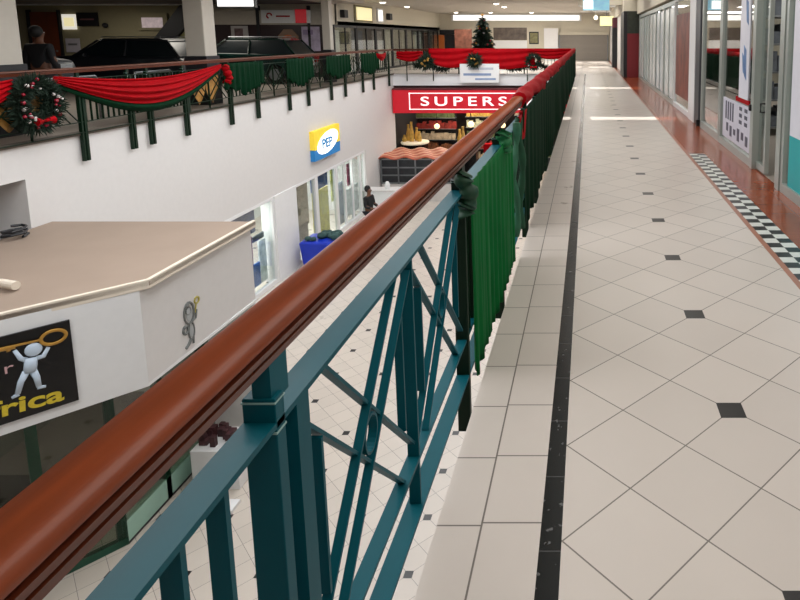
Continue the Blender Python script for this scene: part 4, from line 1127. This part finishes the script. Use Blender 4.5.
# ------------------------------------------------------------------ shopfronts on the right of the walkway
XR = 2.05
def front(name, y0, y1, label, fm, posters=(), z1=2.95, mull=(), pm=None, par=None, low=0.1, cat='shop front'):
    t = thing(name, label, cat, (XR, y0, 0))
    L = y1 - y0
    bm = bm_new()
    box(bm, -0.04, 0.05, 0, 0.07, 0, z1); box(bm, -0.04, 0.05, L - 0.07, L, 0, z1)
    box(bm, -0.04, 0.05, 0.07, L - 0.07, z1 - 0.1, z1); box(bm, -0.04, 0.05, 0.07, L - 0.07, 0, low)
    for q in mull: box(bm, -0.035, 0.045, q, q + 0.05, low, z1 - 0.1)
    obj('frame', bm, fm, t)
    bx('pane', pm or M_glass, -0.004, 0.004, 0.07, L - 0.07, low, z1 - 0.1, t)
    for pz in posters:
        a, b, za, zb, m, nm = pz
        bx(nm, m, -0.016, -0.006, a, b, za, zb, t)
    return t
M_lilac = mat('lilac_white', '#dcdde8', 0.45, vary=0.03)
M_tealp = mat('teal_print', '#12a2a6', 0.45, vary=0.02)
front('shop_front', 1.9, 6.34, 'shop window nearest the camera, covered by a white poster with a teal base', M_alu,
      [(0.1, 4.27, 0.62, 2.8, M_lilac, 'poster'), (0.1, 4.27, 0.1, 0.62, M_tealp, 'teal_poster')], mull=())
# open doorway with a glass door leaf
t = thing('entrance_door', 'open glass shop door with aluminium frame beside the teal poster', 'door', (XR, 6.36, 0))
bm = bm_new(); box(bm, -0.05, 0.06, 0, 0.14, 0, 2.95); box(bm, -0.05, 0.06, 1.08, 1.16, 0, 2.95); box(bm, -0.05, 0.06, 0.14, 1.08, 2.85, 2.95)
obj('frame', bm, M_alu, t)
lf = bx('leaf', M_glass, 0.02, 0.035, 0.74, 1.06, 0.1, 2.8, t)
bm = bm_new(); box(bm, 0.0, 0.05, 0.70, 0.76, 0.02, 2.85); box(bm, 0.0, 0.05, 0.76, 1.06, 0.02, 0.1); obj('leaf_frame', bm, M_alu, t)
bm = bm_new(); tube(bm, [(-0.01, 0.73, 0.74), (-0.06, 0.73, 0.74), (-0.06, 0.73, 0.84), (-0.01, 0.73, 0.84)], 0.012, 6); obj('handle', bm, M_dark, t)
M_note = mat('notice_white', '#c9c9d6', 0.45, vary=0.05)
t = front('shop_front', 7.54, 9.42, 'glazed shop front with black and white notices low on the glass and a tall poster', M_alu,
      [(0.12, 1.72, 0.14, 0.72, M_note, 'notice_sheet'), (0.32, 0.80, 0.80, 2.6, M_lilac, 'tall_poster'), (0.25, 0.95, 0.74, 0.80, M_red, 'red_footer')], low=0.1, pm=glass('mirror_glass', (0.8, 0.85, 0.85), 0.3))
rnd = random.Random(4)
M_ink = mat('print_ink', '#4a4a5c', 0.5)
for k in range(4): bx('printed_bar', M_ink, -0.02, -0.016, 1.05 + k * 0.14, 1.12 + k * 0.14, 0.42, 0.68, t)
for k in range(3):
    for j in range(2): bx('printed_block', M_ink, -0.02, -0.016, 0.3 + j * 0.28, 0.44 + j * 0.28, 0.45 + k * 0.09, 0.5 + k * 0.09, t)
for k in range(6): bx('printed_block', M_ink, -0.02, -0.016, 0.25 + k * 0.22, 0.37 + k * 0.22, 0.2 + 0.05 * (k % 2), 0.33 + 0.02 * (k % 3), t)
for (a, z0, z1) in ((0.42, 1.05, 1.5), (0.5, 1.1, 1.4), (0.38, 1.75, 2.1), (0.55, 2.2, 2.5)):
    bm = bm_new()
    prism(bm, [(a, z0), (a + 0.1, z0 + 0.05), (a + 0.16, z1), (a + 0.04, z1 - 0.06)], -0.02, -0.016, basis((0, 0, 0), (0, 1, 0), (0, 0, 1), (1, 0, 0)))
    obj('poster_picture', bm, mat('poster_blue', '#5f83b5', 0.5, vary=0.3), t)
bx('door_handle', M_dark, -0.07, -0.03, 0.02, 0.06, 0.7, 0.78, t, bevel=0.01)
front('shop_front', 9.44, 11.0, 'plain reflective shop window between the notices and the grey column', M_alu, (), low=0.12, pm=glass('mirror_glass', (0.8, 0.85, 0.85), 0.3))
t = thing('column', 'grey steel column between the shop windows on the right', 'column', (2.02, 11.6, 0)); t['kind'] = 'structure'
bx('shaft', mat('column_grey', '#3f4145', 0.45, 0.1), -0.02, 0.22, -0.45, 0.0, 0, 3.2, t, bevel=0.02)
bx('edge_strip', M_white, -0.03, 0.15, 0.0, 0.64, 0, 3.2, t)  # white paints in the light falling on the column's left side
bx('foot', M_dark, -0.06, 0.2, -0.5, -0.42, 0, 0.12, t)
front('shop_front', 12.3, 14.6, 'shop window with reddish brown display beyond the grey column', M_white,
      [(0.1, 2.1, 0.3, 2.1, mat('red_brown_board', '#7d3f30', 0.5, vary=0.5, scale=3), 'display_board')], z1=2.5)
yy = 14.62
for i, lb in enumerate(('first pale window', 'second pale window, with white scribbled notice', 'third pale window', 'fourth pale window', 'last pale window before the red pillar')):
    front('shop_front', yy, yy + 1.98, lb + ' of the far right shop', M_alu,
          [(0.12, 1.86, 0.12, 2.3, mat('frosted_%d' % i, ('#ccd1d0', '#bcc2c6', '#d2d6d4', '#bcc9c6', '#cfd2cf')[i], 0.25, vary=0.08, scale=2), 'frosted_film')], z1=2.45, mull=(0.95,))  # pale film paints in bright hall reflections on the glass
    yy += 2.0
S(bx('wall_right_fascia', M_cream, XR - 0.12, XR + 0.1, 12.3, 24.7, 2.5, 3.2))
S(bx('wall_right_head', M_wall, XR - 0.02, XR + 0.1, -5, 12.3, 2.96, 3.2))
S(bx('wall_right_near', M_wall, XR, XR + 0.1, -5, 1.88, 0, 2.96))
t = thing('shop_pillar', 'red and black pillar projecting into the walkway past the pale windows', 'pillar', (1.42, 24.8, 0)); t['kind'] = 'structure'
bx('dark_side', M_dark, 0, 0.14, 0, 2.4, 0, 2.62, t); bx('red_front', mat('pillar_red', '#7c1a22', 0.4), 0.14, 0.68, 0, 0.1, 0, 1.75, t); bx('upper_panel', mat('sign_dark_green', '#2a3026', 0.5, vary=0.4), 0.14, 0.68, -0.02, 0.1, 1.75, 2.62, t)
S(bx('wall_right_upper', M_cream, 1.42, 2.1, 24.8, 43, 2.62, 3.2))
S(bx('wall_right_far', M_wall, 1.55, 2.1, 27.3, 33, 0, 2.62))
t = thing('shop_pillar', 'dark pillar on the right near the end of the walkway', 'pillar', (1.3, 33.0, 0)); t['kind'] = 'structure'
bx('shaft', M_dark, 0, 0.7, 0, 1.2, 0, 2.1, t); bx('upper_panel', mat('maroon_far', '#5a2430'), 0, 0.7, -0.02, 1.2, 2.1, 2.62, t)
S(bx('wall_right_end', M_wall, 1.5, 2.1, 34.2, 43, 0, 2.62))
S(bx('wall_shops_back', mat('interior_back', '#8f8a7c', 0.8, vary=0.35, scale=1.2), 5.9, 6.1, -5, 43, 0, 3.2))
for i, (y, c, lb) in enumerate(((6.9, '#4d4334', 'dark brown shelf rack inside the open shop doorway'), (10.2, '#5a5f66', 'grey shelf rack behind the plain shop window'))):
    t = thing('shelf_rack', lb, 'rack', (3.0, y, 0))
    mm = mat('rack_goods_%d' % i, c, 0.7, vary=0.5, scale=6)
    for x in (-0.3, 1.3): bx('upright', M_dark, x, x + 0.04, -0.2, 0.9, 0, 2.3, t)
    for k in range(5):
        bx('shelf', M_steel, -0.3, 1.34, -0.2, 0.9, 0.12 + k * 0.45, 0.15 + k * 0.45, t)
        bm = bm_new(); rnd = random.Random(k + i * 7); x = -0.22
        while x < 1.1:
            w_ = rnd.uniform(0.1, 0.25); box(bm, x, x + w_ * 0.9, -0.15, 0.8, 0.15 + k * 0.45, 0.15 + k * 0.45 + rnd.uniform(0.15, 0.35)); x += w_
        o_ = obj('goods', bm, mm, t); o_['kind'] = 'stuff'
# hanging signs over the walkway
t = thing('hanging_sign', 'pale blue hanging sign over the end of the walkway', 'sign', (0.26, 20, 2.55))
bx('board', mat('sky_blue_sign', '#8ec4e4', 0.4, vary=0.25, scale=3, emit=0.5), -0.42, 0.42, 0, 0.1, -0.1, 0.42, t)
bx('white_field', M_lit, -0.40, -0.1, -0.01, 0, -0.06, 0.2, t)
for x in (-0.3, 0.3): bx('hanger', M_steel, x - 0.01, x + 0.01, 0.04, 0.06, 0.42, 0.65, t)
t = thing('lit_sign', 'small cream yellow lit sign high up beyond the blue sign', 'sign', (1.02, 34, 2.42))
bx('screen', mat('lit_yellow', '#f2edb0', emit=1.0, vary=0.02), -0.36, 0.36, 0, 0.1, -0.2, 0.3, t)
bx('hanger', M_steel, -0.02, 0.02, 0.04, 0.06, 0.3, 0.78, t)
t = thing('spot_lamp', 'small bright ceiling spot lamp left of the yellow lit sign', 'lamp', (0.42, 34, 2.65))
bm = bm_new(); ball(bm, (0, 0, 0), 0.11); obj('bulb', bm, mat('lamp_glow2', '#fff2d8', emit=4, vary=0), t, smooth=True)
bm = bm_new(); tube(bm, [(0, 0, 0.1), (0, 0, 0.55)], 0.015, 6); obj('stem', bm, M_white, t)
S(bx('beam_far', M_cream, -0.4, 2.0, 26.0, 26.4, 2.92, 3.2))
